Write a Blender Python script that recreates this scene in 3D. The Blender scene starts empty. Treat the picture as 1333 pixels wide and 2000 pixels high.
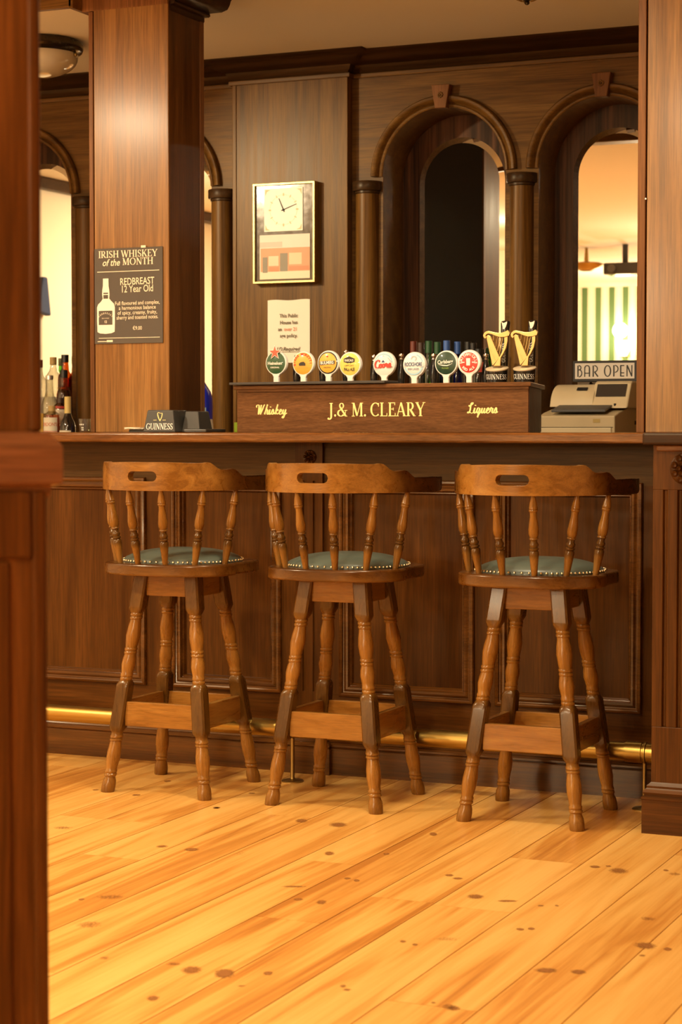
import bpy, bmesh, math, random
from math import sin, cos, pi, sqrt, atan2, radians
from mathutils import Vector, Matrix
random.seed(7)
SC = bpy.context.scene
COL = SC.collection

# ------------------------------------------------------------------ camera, world, lights, exposure
FPX, PITCH, YAW, EYE = 3850.0, 0.0417, 0.415, 1.17
cd = bpy.data.cameras.new('camera')
cam = bpy.data.objects.new('camera', cd)
COL.objects.link(cam)
cd.sensor_fit = 'VERTICAL'
cd.sensor_height = 36.0
cd.lens = FPX / 2000.0 * 36.0
cd.clip_start = 0.05
cam.location = (0, 0, EYE)
cam.rotation_euler = (pi / 2 - PITCH, 0, YAW)
cd.dof.use_dof = True
cd.dof.focus_distance = 6.3
cd.dof.aperture_fstop = 6.0
SC.camera = cam
vs = SC.view_settings
vs.view_transform = 'Standard'
vs.look = 'None'
vs.gamma = 1.0
vs.use_curve_mapping = False
vs.exposure = 0.28

w = bpy.data.worlds.new('world')
SC.world = w
w.use_nodes = True
w.node_tree.nodes['Background'].inputs[0].default_value = (1.0, 0.72, 0.42, 1)
w.node_tree.nodes['Background'].inputs[1].default_value = 0.02

WARM = (1.0, 0.83, 0.56)
def lamp(name, kind, loc, power, size=0.3, color=WARM, aim=None, spread=None, blend=0.5):
    d = bpy.data.lights.new(name, kind)
    d.energy = power
    d.color = color
    if kind == 'AREA':
        d.shape = 'DISK'
        d.size = size
        if spread:
            d.spread = spread
    elif kind == 'SPOT':
        d.shadow_soft_size = size
        d.spot_size = spread or 1.6
        d.spot_blend = blend
    else:
        d.shadow_soft_size = size
    o = bpy.data.objects.new(name, d)
    COL.objects.link(o)
    o.location = loc
    if aim:
        o.rotation_euler = (Vector(aim) - Vector(loc)).to_track_quat('-Z', 'Y').to_euler()
    return o
# ceiling lamps of the room in front of the bar
lamp('room_lamp_light', 'AREA', (-2.2, 5.15, 2.70), 30, 0.26)
lamp('room_lamp_light', 'AREA', (-4.9, 3.60, 2.70), 88, 0.34)
lamp('room_lamp_light', 'AREA', (-2.2, 2.7, 2.70), 64, 0.4)
lamp('room_lamp_light', 'AREA', (-2.6, -0.4, 2.70), 70, 0.4)
# an added spot without fixture that brightens the clock wall behind the bar
lamp('bar_fill_spot', 'SPOT', (-4.9, 5.15, 2.62), 220, 0.06, aim=(-3.3, 7.6, 1.75), spread=0.80, blend=0.9)
# added unseen fill lights brightening the cream wall and the ceiling (met in the mirrors)
lamp('wall_fill_light', 'AREA', (-5.3, 4.5, 2.66), 11, 0.25, aim=(-6.7, 4.5, 1.5), spread=1.9)
lamp('ceiling_fill_light', 'POINT', (-5.0, -3.3, 1.9), 130, 0.12)
lamp('ceiling_fill_light', 'POINT', (-3.3, 0.4, 2.0), 75, 0.12)
lamp('ceiling_fill_light', 'POINT', (-5.35, 5.0, 2.30), 13, 0.10)  # added fill, no lamp hangs here; lifts the ceiling behind the bar

# ------------------------------------------------------------------ tagging and object helpers
def tag(o, label=None, cat=None, group=None, kind=None):
    if label: o['label'] = label
    if cat: o['category'] = cat
    if group: o['group'] = group
    if kind: o['kind'] = kind
    return o
def thing(name, label, cat, loc=(0, 0, 0), rz=0.0, group=None):
    o = bpy.data.objects.new(name, None)
    COL.objects.link(o)
    o.location = loc
    o.rotation_euler = (0, 0, rz)
    o.empty_display_size = 0.05
    return tag(o, label, cat, group)
def dup(root, loc, rz=0.0, label=None, group=None):
    r = root.copy()
    COL.objects.link(r)
    r.location = loc
    r.rotation_euler = (0, 0, rz)
    if label: r['label'] = label
    if group: r['group'] = group
    for ch in list(root.children):
        c = ch.copy()
        COL.objects.link(c)
        c.parent = r
        for g in list(ch.children):
            d = g.copy()
            COL.objects.link(d)
            d.parent = c
    return r

class MB:
    """collects polygons; build() links them as one mesh object"""
    def __init__(s):
        s.v = []; s.f = []; s.m = []; s.st = []
    def add(s, verts, faces, mat=0, stain=None):
        b = len(s.v)
        s.v += [tuple(p) for p in verts]
        s.st += (stain if stain else [0.0] * len(verts))
        s.f += [tuple(b + i for i in f) for f in faces]
        s.m += [mat] * len(faces)
        return s
    def box(s, x0, y0, z0, x1, y1, z1, mat=0):
        v = [(x0, y0, z0), (x1, y0, z0), (x1, y1, z0), (x0, y1, z0), (x0, y0, z1), (x1, y0, z1), (x1, y1, z1), (x0, y1, z1)]
        return s.add(v, [(3, 2, 1, 0), (4, 5, 6, 7), (0, 1, 5, 4), (1, 2, 6, 5), (2, 3, 7, 6), (3, 0, 4, 7)], mat)
    def prism(s, poly, a, b, to=None, mat=0):
        """poly: 2D points (ccw); extruded from a to b along the third axis; to(x, y, h) -> 3D"""
        to = to or (lambda x, y, h: (x, y, h))
        n = len(poly)
        v = [to(x, y, a) for x, y in poly] + [to(x, y, b) for x, y in poly]
        f = [tuple(range(n))[::-1], tuple(range(n, 2 * n))]
        f += [(i, (i + 1) % n, n + (i + 1) % n, n + i) for i in range(n)]
        return s.add(v, f, mat)
    def lathe(s, prof, c=(0, 0, 0), n=24, M=None, mat=0, cap=True, stain=None, a0=0.0, a1=2 * pi):
        """prof: (radius, height) from bottom to top"""
        full = abs(a1 - a0 - 2 * pi) < 1e-6
        k = n if full else n + 1
        v = []; st = []
        for i, (r, z) in enumerate(prof):
            for j in range(k):
                a = a0 + (a1 - a0) * j / n
                p = Vector((r * cos(a), r * sin(a), z))
                if M: p = M @ p
                v.append((p.x + c[0], p.y + c[1], p.z + c[2]))
                st.append(stain[i] if stain else 0.0)
        f = []
        for i in range(len(prof) - 1):
            for j in range(n):
                j2 = (j + 1) % k
                f.append((i * k + j, i * k + j2, (i + 1) * k + j2, (i + 1) * k + j))
        if cap and full:
            if prof[0][0] > 1e-5: f.append(tuple(range(k))[::-1])
            if prof[-1][0] > 1e-5: f.append(tuple((len(prof) - 1) * k + j for j in range(k)))
        return s.add(v, f, mat, st)
    def tube(s, path, r, n=10, mat=0):
        rs = r if isinstance(r, (list, tuple)) else [r] * len(path)
        P = [Vector(p) for p in path]
        v = []; up = Vector((0, 0, 1))
        for i, p in enumerate(P):
            t = (P[min(i + 1, len(P) - 1)] - P[max(i - 1, 0)]).normalized()
            a = t.cross(up)
            if a.length < 1e-3: a = t.cross(Vector((0, 1, 0)))
            a.normalize(); b = a.cross(t).normalized()
            for j in range(n):
                q = p + rs[i] * (cos(2 * pi * j / n) * a + sin(2 * pi * j / n) * b)
                v.append(tuple(q))
        f = []
        for i in range(len(P) - 1):
            for j in range(n):
                j2 = (j + 1) % n
                f.append((i * n + j, i * n + j2, (i + 1) * n + j2, (i + 1) * n + j))
        f.append(tuple(range(n))[::-1]); f.append(tuple((len(P) - 1) * n + j for j in range(n)))
        return s.add(v, f, mat)
    def sweep(s, path, prof, to, closed=False, mat=0):
        """path: 2D points (a, b); prof: (offset to the left of the path, height) ; to(a, b, h) -> 3D; mitred corners"""
        n = len(path); P = [Vector(p) for p in path]
        nr = []
        for i in range(n):
            d = []
            if closed or i > 0: d.append((P[i] - P[i - 1]).normalized())
            if closed or i < n - 1: d.append((P[(i + 1) % n] - P[i]).normalized())
            ns = [Vector((-q.y, q.x)) for q in d]
            if len(ns) == 2:
                m = (ns[0] + ns[1])
                m = m / max(1e-6, m.length_squared) * 2
                nr.append(m)
            else:
                nr.append(ns[0])
        k = len(prof); v = []
        for i in range(n):
            for o, h in prof:
                q = P[i] + nr[i] * o
                v.append(to(q.x, q.y, h))
        f = []
        for i in range(n if closed else n - 1):
            i2 = (i + 1) % n
            for j in range(k - 1):
                f.append((i * k + j, i2 * k + j, i2 * k + j + 1, i * k + j + 1))
        if not closed:
            f.append(tuple(range(k))); f.append(tuple((n - 1) * k + j for j in range(k))[::-1])
        return s.add(v, f, mat)
    def build(s, name, mat, parent=None, smooth=None, bevel=None, seg=2, weld=False, loc=None, fixn=True):
        me = bpy.data.meshes.new(name)
        me.from_pydata(s.v, [], s.f)
        mats = mat if isinstance(mat, (list, tuple)) else [mat]
        for m in mats: me.materials.append(m)
        if len(mats) > 1:
            me.polygons.foreach_set('material_index', s.m)
        if any(s.st):
            at = me.attributes.new('stain', 'FLOAT', 'POINT')
            at.data.foreach_set('value', s.st)
        if fixn or weld:
            bm = bmesh.new(); bm.from_mesh(me)
            if weld: bmesh.ops.remove_doubles(bm, verts=bm.verts, dist=1e-5)
            bmesh.ops.recalc_face_normals(bm, faces=bm.faces)
            bm.to_mesh(me); bm.free()
        me.update()
        if smooth:
            me.polygons.foreach_set('use_smooth', [True] * len(me.polygons))
            me.set_sharp_from_angle(angle=radians(smooth))
        o = bpy.data.objects.new(name, me)
        COL.objects.link(o)
        if parent: o.parent = parent
        if loc: o.location = loc
        if bevel:
            b = o.modifiers.new('bevel', 'BEVEL')
            b.width = bevel; b.segments = seg; b.limit_method = 'ANGLE'; b.angle_limit = radians(40)
        return o
def XZ(y, sgn=-1):            # a drawing in the x-z plane, height grows towards the camera
    return lambda a, b, h: (a, y + sgn * h, b)
def arcpts(cx, cy, r, a0, a1, n):
    return [(cx + r * cos(a0 + (a1 - a0) * i / n), cy + r * sin(a0 + (a1 - a0) * i / n)) for i in range(n + 1)]

# ------------------------------------------------------------------ materials
def lin(c):
    return tuple(((x / 255 + 0.055) / 1.055) ** 2.4 if x > 10 else x / 255 / 12.92 for x in c)
def newmat(name):
    m = bpy.data.materials.new(name); m.use_nodes = True
    return m, m.node_tree.nodes, m.node_tree.links, m.node_tree.nodes['Principled BSDF']
def plain(name, col, rough=0.5, metal=0.0, coat=0.0, emit=None, es=0.0, spec=0.5):
    m, N, L, B = newmat(name)
    B.inputs['Base Color'].default_value = (*col, 1)
    B.inputs['Roughness'].default_value = rough
    B.inputs['Metallic'].default_value = metal
    B.inputs['Coat Weight'].default_value = coat
    B.inputs['Specular IOR Level'].default_value = spec
    if emit:
        B.inputs['Emission Color'].default_value = (*emit, 1)
        B.inputs['Emission Strength'].default_value = es
    tc = N.new('ShaderNodeTexCoord'); nz = N.new('ShaderNodeTexNoise')
    nz.inputs['Scale'].default_value = 40; nz.inputs['Detail'].default_value = 3
    L.new(tc.outputs['Object'], nz.inputs['Vector'])
    mr = N.new('ShaderNodeMapRange')
    mr.inputs['To Min'].default_value = max(0.02, rough - 0.05); mr.inputs['To Max'].default_value = min(1, rough + 0.07)
    L.new(nz.outputs['Fac'], mr.inputs['Value']); L.new(mr.outputs[0], B.inputs['Roughness'])
    return m
def wood(name, dark, mid, light, axis='Z', rough=0.3, across=16.0, along=0.9, coat=0.0, stain=None, contrast=1.0, fleck=0.35, spec=0.2):
    m, N, L, B = newmat(name)
    tc = N.new('ShaderNodeTexCoord'); oi = N.new('ShaderNodeObjectInfo')
    off = N.new('ShaderNodeVectorMath'); off.operation = 'SCALE'
    comb = N.new('ShaderNodeCombineXYZ')
    for i in range(3): L.new(oi.outputs['Random'], comb.inputs[i])
    L.new(comb.outputs[0], off.inputs[0]); off.inputs['Scale'].default_value = 7.3
    addv = N.new('ShaderNodeVectorMath'); addv.operation = 'ADD'
    L.new(tc.outputs['Object'], addv.inputs[0]); L.new(off.outputs[0], addv.inputs[1])
    def noise(ac, al, detail, dist):
        mp = N.new('ShaderNodeMapping')
        sc = [ac, ac, ac]; sc['XYZ'.index(axis)] = al
        mp.inputs['Scale'].default_value = sc
        nz = N.new('ShaderNodeTexNoise')
        nz.inputs['Scale'].default_value = 1.0; nz.inputs['Detail'].default_value = detail
        nz.inputs['Distortion'].default_value = dist; nz.inputs['Roughness'].default_value = 0.6
        L.new(addv.outputs[0], mp.inputs['Vector']); L.new(mp.outputs[0], nz.inputs['Vector'])
        return nz.outputs['Fac']
    n1 = noise(across, along, 5, 0.8)
    n2 = noise(across * 11, along * 7, 3, 0.2)
    n3 = noise(across * 0.25, along * 0.8, 2, 0.3)
    r = N.new('ShaderNodeValToRGB')
    e = r.color_ramp.elements
    e[0].position = 0.5 - 0.22 / contrast; e[0].color = (*dark, 1)
    e[1].position = 0.5 + 0.22 / contrast; e[1].color = (*light, 1)
    k = e.new(0.5); k.color = (*mid, 1)
    mixn = N.new('ShaderNodeMath'); mixn.operation = 'MULTIPLY_ADD'
    L.new(n3, mixn.inputs[0]); mixn.inputs[1].default_value = 0.5
    sub = N.new('ShaderNodeMath'); sub.operation = 'SUBTRACT'
    L.new(n1, sub.inputs[0]); sub.inputs[1].default_value = 0.25
    L.new(sub.outputs[0], mixn.inputs[2])
    L.new(mixn.outputs[0], r.inputs[0])
    pm = N.new('ShaderNodeMapRange')
    pm.inputs['From Min'].default_value = 0.35; pm.inputs['From Max'].default_value = 0.6
    pm.inputs['To Min'].default_value = 1 - fleck; pm.inputs['To Max'].default_value = 1.0
    L.new(n2, pm.inputs['Value'])
    mul = N.new('ShaderNodeVectorMath'); mul.operation = 'SCALE'
    L.new(r.outputs[0], mul.inputs[0]); L.new(pm.outputs[0], mul.inputs['Scale'])
    col = mul.outputs[0]
    if stain:
        at = N.new('ShaderNodeAttribute'); at.attribute_name = 'stain'
        mx = N.new('ShaderNodeMix'); mx.data_type = 'RGBA'; mx.blend_type = 'MULTIPLY'
        L.new(at.outputs['Fac'], mx.inputs[0]); L.new(col, mx.inputs[6]); mx.inputs[7].default_value = (*stain, 1)
        col = mx.outputs[2]
    L.new(col, B.inputs['Base Color'])
    rr = N.new('ShaderNodeMapRange')
    rr.inputs['To Min'].default_value = rough - 0.05; rr.inputs['To Max'].default_value = rough + 0.12
    L.new(n1, rr.inputs['Value']); L.new(rr.outputs[0], B.inputs['Roughness'])
    B.inputs['Coat Weight'].default_value = coat
    B.inputs['Coat Roughness'].default_value = rough * 0.6
    B.inputs['Specular IOR Level'].default_value = spec
    B.inputs['Specular Tint'].default_value = (1.0, 0.86, 0.66, 1)
    bp = N.new('ShaderNodeBump'); bp.inputs['Strength'].default_value = 0.06; bp.inputs['Distance'].default_value = 0.002
    L.new(n2, bp.inputs['Height']); L.new(bp.outputs[0], B.inputs['Normal'])
    return m
# mahogany of the bar in its cuts; the stools are paler stained beech; the wall panels are a duller veneer
MAH = ((0.0440, 0.0125, 0.0014), (0.0736, 0.0236, 0.0029), (0.1120, 0.0388, 0.0058))
mah_z = wood('mahogany_upright', *MAH, axis='Z')
mould_m = wood('mahogany_moulding', *[tuple(c * 1.25 for c in q) for q in MAH], axis='X', rough=0.2, spec=0.5, coat=0.15)
mah_x = wood('mahogany_lengthwise', *MAH, axis='X')
mah_y = wood('mahogany_depthwise', *MAH, axis='Y')
FRZ = ((0.0467, 0.0210, 0.0054), (0.0723, 0.0339, 0.0092), (0.1020, 0.0484, 0.0145))
frieze_m = wood('frieze_veneer', *FRZ, axis='X', rough=0.4)
COLM = ((0.175, 0.072, 0.015), (0.25, 0.110, 0.025), (0.335, 0.160, 0.042))
colm_z = wood('sapele_upright', *COLM, axis='Z', rough=0.30, across=22, coat=0.3, spec=0.4, contrast=1.25)
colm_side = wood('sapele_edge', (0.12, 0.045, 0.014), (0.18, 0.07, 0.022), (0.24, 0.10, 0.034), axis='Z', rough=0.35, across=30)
VEN = ((0.076, 0.031, 0.0052), (0.128, 0.0555, 0.0100), (0.185, 0.087, 0.0185))
ven_z = wood('wall_veneer_upright', *VEN, axis='Z', rough=0.32, across=24, contrast=1.3)
ven_x = wood('wall_veneer_lengthwise', *VEN, axis='X', rough=0.36, across=20)
dark_z = wood('dark_striped_veneer', (0.030, 0.011, 0.005), (0.075, 0.028, 0.011), (0.13, 0.05, 0.02), axis='Z', across=34, contrast=1.5)
crown_m = wood('dark_crown_wood', (0.028, 0.012, 0.004), (0.045, 0.020, 0.006), (0.065, 0.029, 0.010), axis='X', rough=0.33)
top_m = wood('worktop_mahogany', (0.11, 0.036, 0.008), (0.18, 0.064, 0.014), (0.26, 0.10, 0.025), axis='X', rough=0.16, across=30, along=3, coat=0.5)
cap_m = wood('end_cap_wood', (0.024, 0.010, 0.005), (0.036, 0.016, 0.008), (0.05, 0.023, 0.012), axis='X', rough=0.28)
box_m = wood('fascia_mahogany', (0.10, 0.040, 0.014), (0.145, 0.060, 0.021), (0.195, 0.084, 0.032), axis='X', rough=0.3, across=30)
box_side = wood('fascia_end_wood', (0.06, 0.025, 0.015), (0.085, 0.034, 0.02), (0.11, 0.045, 0.026), axis='X', rough=0.4)
post_m = wood('partition_mahogany', (0.085, 0.024, 0.0035), (0.14, 0.043, 0.007), (0.205, 0.067, 0.013), axis='Z', rough=0.3)
cap_post_m = wood('partition_cap_wood', (0.15, 0.05, 0.02), (0.22, 0.08, 0.03), (0.30, 0.12, 0.05), axis='X', rough=0.28)
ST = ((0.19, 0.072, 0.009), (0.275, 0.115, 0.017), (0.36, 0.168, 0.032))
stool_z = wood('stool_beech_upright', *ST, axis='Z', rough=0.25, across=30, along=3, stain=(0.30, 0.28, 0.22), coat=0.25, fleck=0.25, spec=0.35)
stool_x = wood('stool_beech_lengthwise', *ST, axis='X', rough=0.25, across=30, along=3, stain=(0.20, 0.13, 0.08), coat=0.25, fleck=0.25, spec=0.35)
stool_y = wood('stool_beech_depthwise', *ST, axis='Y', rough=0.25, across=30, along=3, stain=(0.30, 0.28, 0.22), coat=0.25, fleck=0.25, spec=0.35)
brass = plain('brass_aged', (0.46, 0.30, 0.075), 0.33, 1.0)
brass_dull = plain('brass_dull', (0.36, 0.24, 0.08), 0.35, 1.0)
gold = plain('gold_metal', (0.52, 0.36, 0.14), 0.40, 1.0)
gold_paint = plain('gold_lettering', (0.95, 0.77, 0.31), 0.45)
cream_paint = plain('cream_print', (0.88, 0.78, 0.60), 0.6)
white_pl = plain('white_plastic', (0.86, 0.85, 0.80), 0.25, coat=0.3)
black_pl = plain('black_plastic', (0.012, 0.011, 0.010), 0.18, coat=0.4)
black_matt = plain('black_matt', (0.02, 0.018, 0.016), 0.55)
slate_m = plain('sign_board_grey', (0.075, 0.060, 0.045), 0.6)
rubber = plain('rubber_mat', (0.055, 0.048, 0.042), 0.7)
chrome = plain('chrome', (0.8, 0.78, 0.74), 0.12, 1.0)
leather = plain('green_leather', (0.085, 0.105, 0.082), 0.38, coat=0.15)
nail_m = plain('nail_brass', (0.75, 0.62, 0.38), 0.2, 1.0)
ceil_m = plain('ceiling_paint', (0.80, 0.73, 0.60), 0.8)
cream_wall = plain('cream_wall_paint', (0.86, 0.78, 0.60), 0.7)
paper_m = plain('paper', (0.82, 0.74, 0.58), 0.7)
ink = plain('dark_ink', (0.13, 0.09, 0.05), 0.7)
ink_red = plain('red_ink', (0.70, 0.26, 0.16), 0.7)
beige = plain('beige_plastic', (0.62, 0.50, 0.30), 0.4)
beige_lt = plain('pale_beige_plastic', (0.72, 0.60, 0.38), 0.4)
beige_dk = plain('dark_beige_plastic', (0.34, 0.28, 0.18), 0.45)  # darker beige for the drawer case of the register
grey_pad = plain('grey_rubber_pad', (0.09, 0.085, 0.08), 0.5)
smoke = plain('smoked_plastic', (0.05, 0.045, 0.04), 0.15, coat=0.5)
bronze = plain('dark_bronze', (0.045, 0.032, 0.018), 0.25, 0.7, coat=0.3)
m_, N_, L_, B_ = newmat('opal_glass')
B_.inputs['Base Color'].default_value = (0.62, 0.55, 0.42, 1); B_.inputs['Roughness'].default_value = 0.08
B_.inputs['Coat Weight'].default_value = 0.6
opal = m_
def mirror_mat():
    m, N, L, B = newmat('mirror_silver')
    B.inputs['Base Color'].default_value = (0.90, 0.89, 0.84, 1); B.inputs['Metallic'].default_value = 1.0
    B.inputs['Roughness'].default_value = 0.0
    return m
mirror_m = mirror_mat()
def bottle_glass(name, col, refl=0.12):
    m = bpy.data.materials.new(name); m.use_nodes = True
    N = m.node_tree.nodes; L = m.node_tree.links
    for n in list(N): N.remove(n)
    out = N.new('ShaderNodeOutputMaterial'); mix = N.new('ShaderNodeMixShader')
    tr = N.new('ShaderNodeBsdfTransparent'); tr.inputs[0].default_value = (*col, 1)
    gl = N.new('ShaderNodeBsdfGlossy'); gl.inputs['Roughness'].default_value = 0.04
    gl.inputs['Color'].default_value = (0.9, 0.9, 0.9, 1)
    lw = N.new('ShaderNodeLayerWeight'); lw.inputs[0].default_value = 0.35
    mr = N.new('ShaderNodeMapRange'); mr.inputs['To Min'].default_value = refl * 0.4; mr.inputs['To Max'].default_value = min(0.9, refl * 4)
    L.new(lw.outputs['Facing'], mr.inputs[0]); L.new(mr.outputs[0], mix.inputs[0])
    L.new(tr.outputs[0], mix.inputs[1]); L.new(gl.outputs[0], mix.inputs[2]); L.new(mix.outputs[0], out.inputs[0])
    return m
g_clear = bottle_glass('clear_glass', (0.80, 0.80, 0.74), 0.16)
g_green = bottle_glass('green_glass', (0.22, 0.62, 0.12))
g_dkgreen = bottle_glass('dark_green_glass', (0.05, 0.16, 0.06))
g_blue = bottle_glass('blue_glass', (0.05, 0.12, 0.75))
g_brown = bottle_glass('amber_glass', (0.55, 0.22, 0.04))
g_black = plain('black_glass', (0.01, 0.008, 0.008), 0.08, coat=0.6)
# ------------------------------------------------------------------ lettering
class Pen:
    def __init__(s): s.p = []
    def seg(s, x0, y0, x1, y1, w):
        d = Vector((x1 - x0, y1 - y0)); n = Vector((-d.y, d.x)).normalized() * w / 2
        s.p.append([(x0 - n.x, y0 - n.y), (x1 - n.x, y1 - n.y), (x1 + n.x, y1 + n.y), (x0 + n.x, y0 + n.y)])
    def bar(s, x0, y0, x1, y1): s.p.append([(x0, y0), (x1, y0), (x1, y1), (x0, y1)])
    def arc(s, cx, cy, rx, ry, a0, a1, tk, tn, n=14):
        for i in range(n):
            q = []
            for a, sg in ((a0 + (a1 - a0) * i / n, 1), (a0 + (a1 - a0) * (i + 1) / n, 1), (a0 + (a1 - a0) * (i + 1) / n, -1), (a0 + (a1 - a0) * i / n, -1)):
                a = radians(a); h = (tn + (tk - tn) * abs(cos(a)) ** 1.3) / 2 * sg
                q.append((cx + (rx + h) * cos(a), cy + (ry + h) * sin(a)))
            s.p.append(q)
    def stroke(s, pts, ws):
        # catmull-rom brush
        P = [Vector(p) for p in pts]; out = []
        for i in range(len(P) - 1):
            p0, p1, p2, p3 = P[max(i - 1, 0)], P[i], P[i + 1], P[min(i + 2, len(P) - 1)]
            for k in range(5):
                t = k / 5
                out.append(0.5 * ((2 * p1) + (p2 - p0) * t + (2 * p0 - 5 * p1 + 4 * p2 - p3) * t * t + (3 * p1 - p0 - 3 * p2 + p3) * t ** 3))
        out.append(P[-1])
        L = []; R = []
        for i, p in enumerate(out):
            d = (out[min(i + 1, len(out) - 1)] - out[max(i - 1, 0)]).normalized()
            n = Vector((-d.y, d.x)); h = ws * (0.45 + 0.75 * abs(d.y) ** 2) / 2
            L.append(p + n * h); R.append(p - n * h)
        for i in range(len(out) - 1):
            s.p.append([tuple(R[i]), tuple(R[i + 1]), tuple(L[i + 1]), tuple(L[i])])
T, t_ = 0.15, 0.055
def serif_glyph(ch):
    g = Pen()
    def sf(x, y, h=0.15): g.bar(x - h, y if y < 0.5 else y - 0.05, x + h, y + 0.05 if y < 0.5 else y)
    def stem(x, w=T): g.bar(x - w / 2, 0, x + w / 2, 1); sf(x, 0); sf(x, 1)
    def tick(x, y, d): g.bar(x - 0.03, min(y, y + d), x + 0.03, max(y, y + d))
    if ch == ' ': return g, 0.30
    if ch == '.': g.arc(0.12, 0.075, 0.045, 0.045, 0, 360, 0.09, 0.09, 10); return g, 0.26
    if ch == ',': g.arc(0.12, 0.075, 0.045, 0.045, 0, 360, 0.09, 0.09, 10); g.seg(0.15, 0.05, 0.08, -0.15, 0.05); return g, 0.26
    if ch == 'A':
        g.seg(0.10, 0.02, 0.40, 1.0, t_ * 1.2); g.seg(0.40, 0.98, 0.70, 0.02, T); g.bar(0.2, 0.3, 0.6, 0.36); sf(0.10, 0, 0.12); sf(0.71, 0, 0.15); return g, 0.84
    if ch in 'BRP':
        stem(0.18); r = 0.25 if ch == 'B' else 0.27
        g.arc(0.36, 1 - r, 0.20, r - t_ / 2, -90, 90, T, t_); g.bar(0.18, 1 - t_, 0.37, 1); g.bar(0.18, 1 - 2 * r, 0.37, 1 - 2 * r + t_)
        if ch == 'B': g.arc(0.38, 0.26, 0.22, 0.235, -90, 90, T, t_); g.bar(0.18, 0, 0.4, t_); return g, 0.74
        if ch == 'R': g.seg(0.36, 0.47, 0.66, 0.04, T); g.bar(0.6, 0, 0.80, 0.05); return g, 0.80
        return g, 0.66
    if ch in 'CG':
        g.arc(0.46, 0.5, 0.36, 0.475, 48, 312 if ch == 'C' else 318, T, t_, 22); tick(0.72, 0.97, -0.27)
        if ch == 'C': tick(0.71, 0.05, 0.12)
        else: g.bar(0.64, 0.05, 0.78, 0.42); g.bar(0.55, 0.40, 0.86, 0.45)
        return g, 0.82 if ch == 'C' else 0.90
    if ch == 'D':
        stem(0.18); g.arc(0.38, 0.5, 0.36, 0.472, -90, 90, T, t_, 18); g.bar(0.18, 0, 0.4, t_); g.bar(0.18, 1 - t_, 0.4, 1); return g, 0.88
    if ch in 'EFL':
        stem(0.18)
        if ch != 'L': g.bar(0.18, 1 - t_, 0.60, 1); tick(0.58, 1, -0.2); g.bar(0.18, 0.5, 0.46, 0.55); tick(0.45, 0.43, 0.19)
        if ch != 'F': g.bar(0.18, 0, 0.63, t_); tick(0.62, 0, 0.23)
        return g, 0.70
    if ch == 'H': stem(0.18); stem(0.70); g.bar(0.18, 0.49, 0.7, 0.545); return g, 0.90
    if ch == 'I': stem(0.18); return g, 0.37
    if ch == 'J':
        g.bar(0.24, -0.02, 0.24 + T, 1); sf(0.31, 1); g.arc(0.15, 0.0, 0.165, 0.2, -100, 5, T, t_ * 1.4, 10); g.arc(0.07, -0.16, 0.04, 0.04, 0, 360, 0.08, 0.08, 8); return g, 0.54
    if ch == 'K':
        stem(0.18); g.seg(0.24, 0.40, 0.64, 0.97, t_ * 1.2); sf(0.64, 1, 0.12); g.seg(0.36, 0.60, 0.68, 0.03, T); sf(0.70, 0, 0.14); return g, 0.84
    if ch == 'M':
        g.bar(0.15, 0, 0.15 + t_ * 1.2, 1); sf(0.18, 0, 0.13); g.bar(0.04, 0.95, 0.24, 1); g.seg(0.20, 0.98, 0.51, 0.05, T); g.seg(0.51, 0.05, 0.80, 0.98, t_ * 1.2)
        g.bar(0.80, 0, 0.80 + T, 1); sf(0.875, 0); g.bar(0.78, 0.95, 1.02, 1); return g, 1.07
    if ch == 'N':
        g.bar(0.15, 0, 0.15 + t_ * 1.2, 1); sf(0.18, 0, 0.13); g.bar(0.03, 0.95, 0.22, 1); g.seg(0.19, 0.97, 0.71, 0.03, T); g.bar(0.70, 0, 0.70 + t_ * 1.2, 1); sf(0.73, 1, 0.13); return g, 0.90
    if ch in 'OQ':
        g.arc(0.46, 0.5, 0.36, 0.475, 0, 360, T, t_, 28); 
        if ch == 'Q': g.seg(0.5, 0.1, 0.8, -0.15, 0.1)
        return g, 0.92
    if ch == 'S':
        g.arc(0.31, 0.735, 0.19, 0.235, 40, 255, T * 0.85, t_, 14); g.arc(0.31, 0.26, 0.21, 0.232, -140, 75, T * 0.85, t_, 14)
        g.seg(0.19, 0.60, 0.44, 0.40, T); tick(0.48, 0.97, -0.22); tick(0.11, 0.03, 0.24); return g, 0.62
    if ch == 'T':
        g.bar(0.36 - T / 2, 0, 0.36 + T / 2, 1); sf(0.36, 0); g.bar(0.04, 1 - t_, 0.68, 1); tick(0.06, 1, -0.22); tick(0.66, 1, -0.22); return g, 0.72
    if ch == 'U':
        g.bar(0.18 - T / 2, 0.3, 0.18 + T / 2, 1); sf(0.18, 1); g.bar(0.68, 0.3, 0.68 + t_ * 1.2, 1); sf(0.71, 1, 0.12); g.arc(0.445, 0.31, 0.265, 0.28, 180, 360, T * 0.8, t_ * 1.1, 14); return g, 0.88
    if ch in 'VY':
        if ch == 'V': g.seg(0.10, 0.98, 0.42, 0.0, T); g.seg(0.42, 0.0, 0.70, 0.98, t_ * 1.2)
        else: g.seg(0.10, 0.98, 0.40, 0.42, T); g.seg(0.40, 0.42, 0.68, 0.98, t_ * 1.2); g.bar(0.40 - T / 2, 0, 0.40 + T / 2, 0.46); sf(0.40, 0)
        sf(0.11, 1, 0.13); sf(0.69, 1, 0.11); return g, 0.80
    if ch == 'W':
        g.seg(0.10, 0.98, 0.36, 0.0, T); g.seg(0.36, 0.0, 0.58, 0.98, t_ * 1.2); g.seg(0.55, 0.98, 0.80, 0.0, T); g.seg(0.80, 0.0, 1.04, 0.98, t_ * 1.2)
        sf(0.11, 1, 0.13); sf(0.56, 1, 0.12); sf(1.04, 1, 0.1); return g, 1.14
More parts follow.
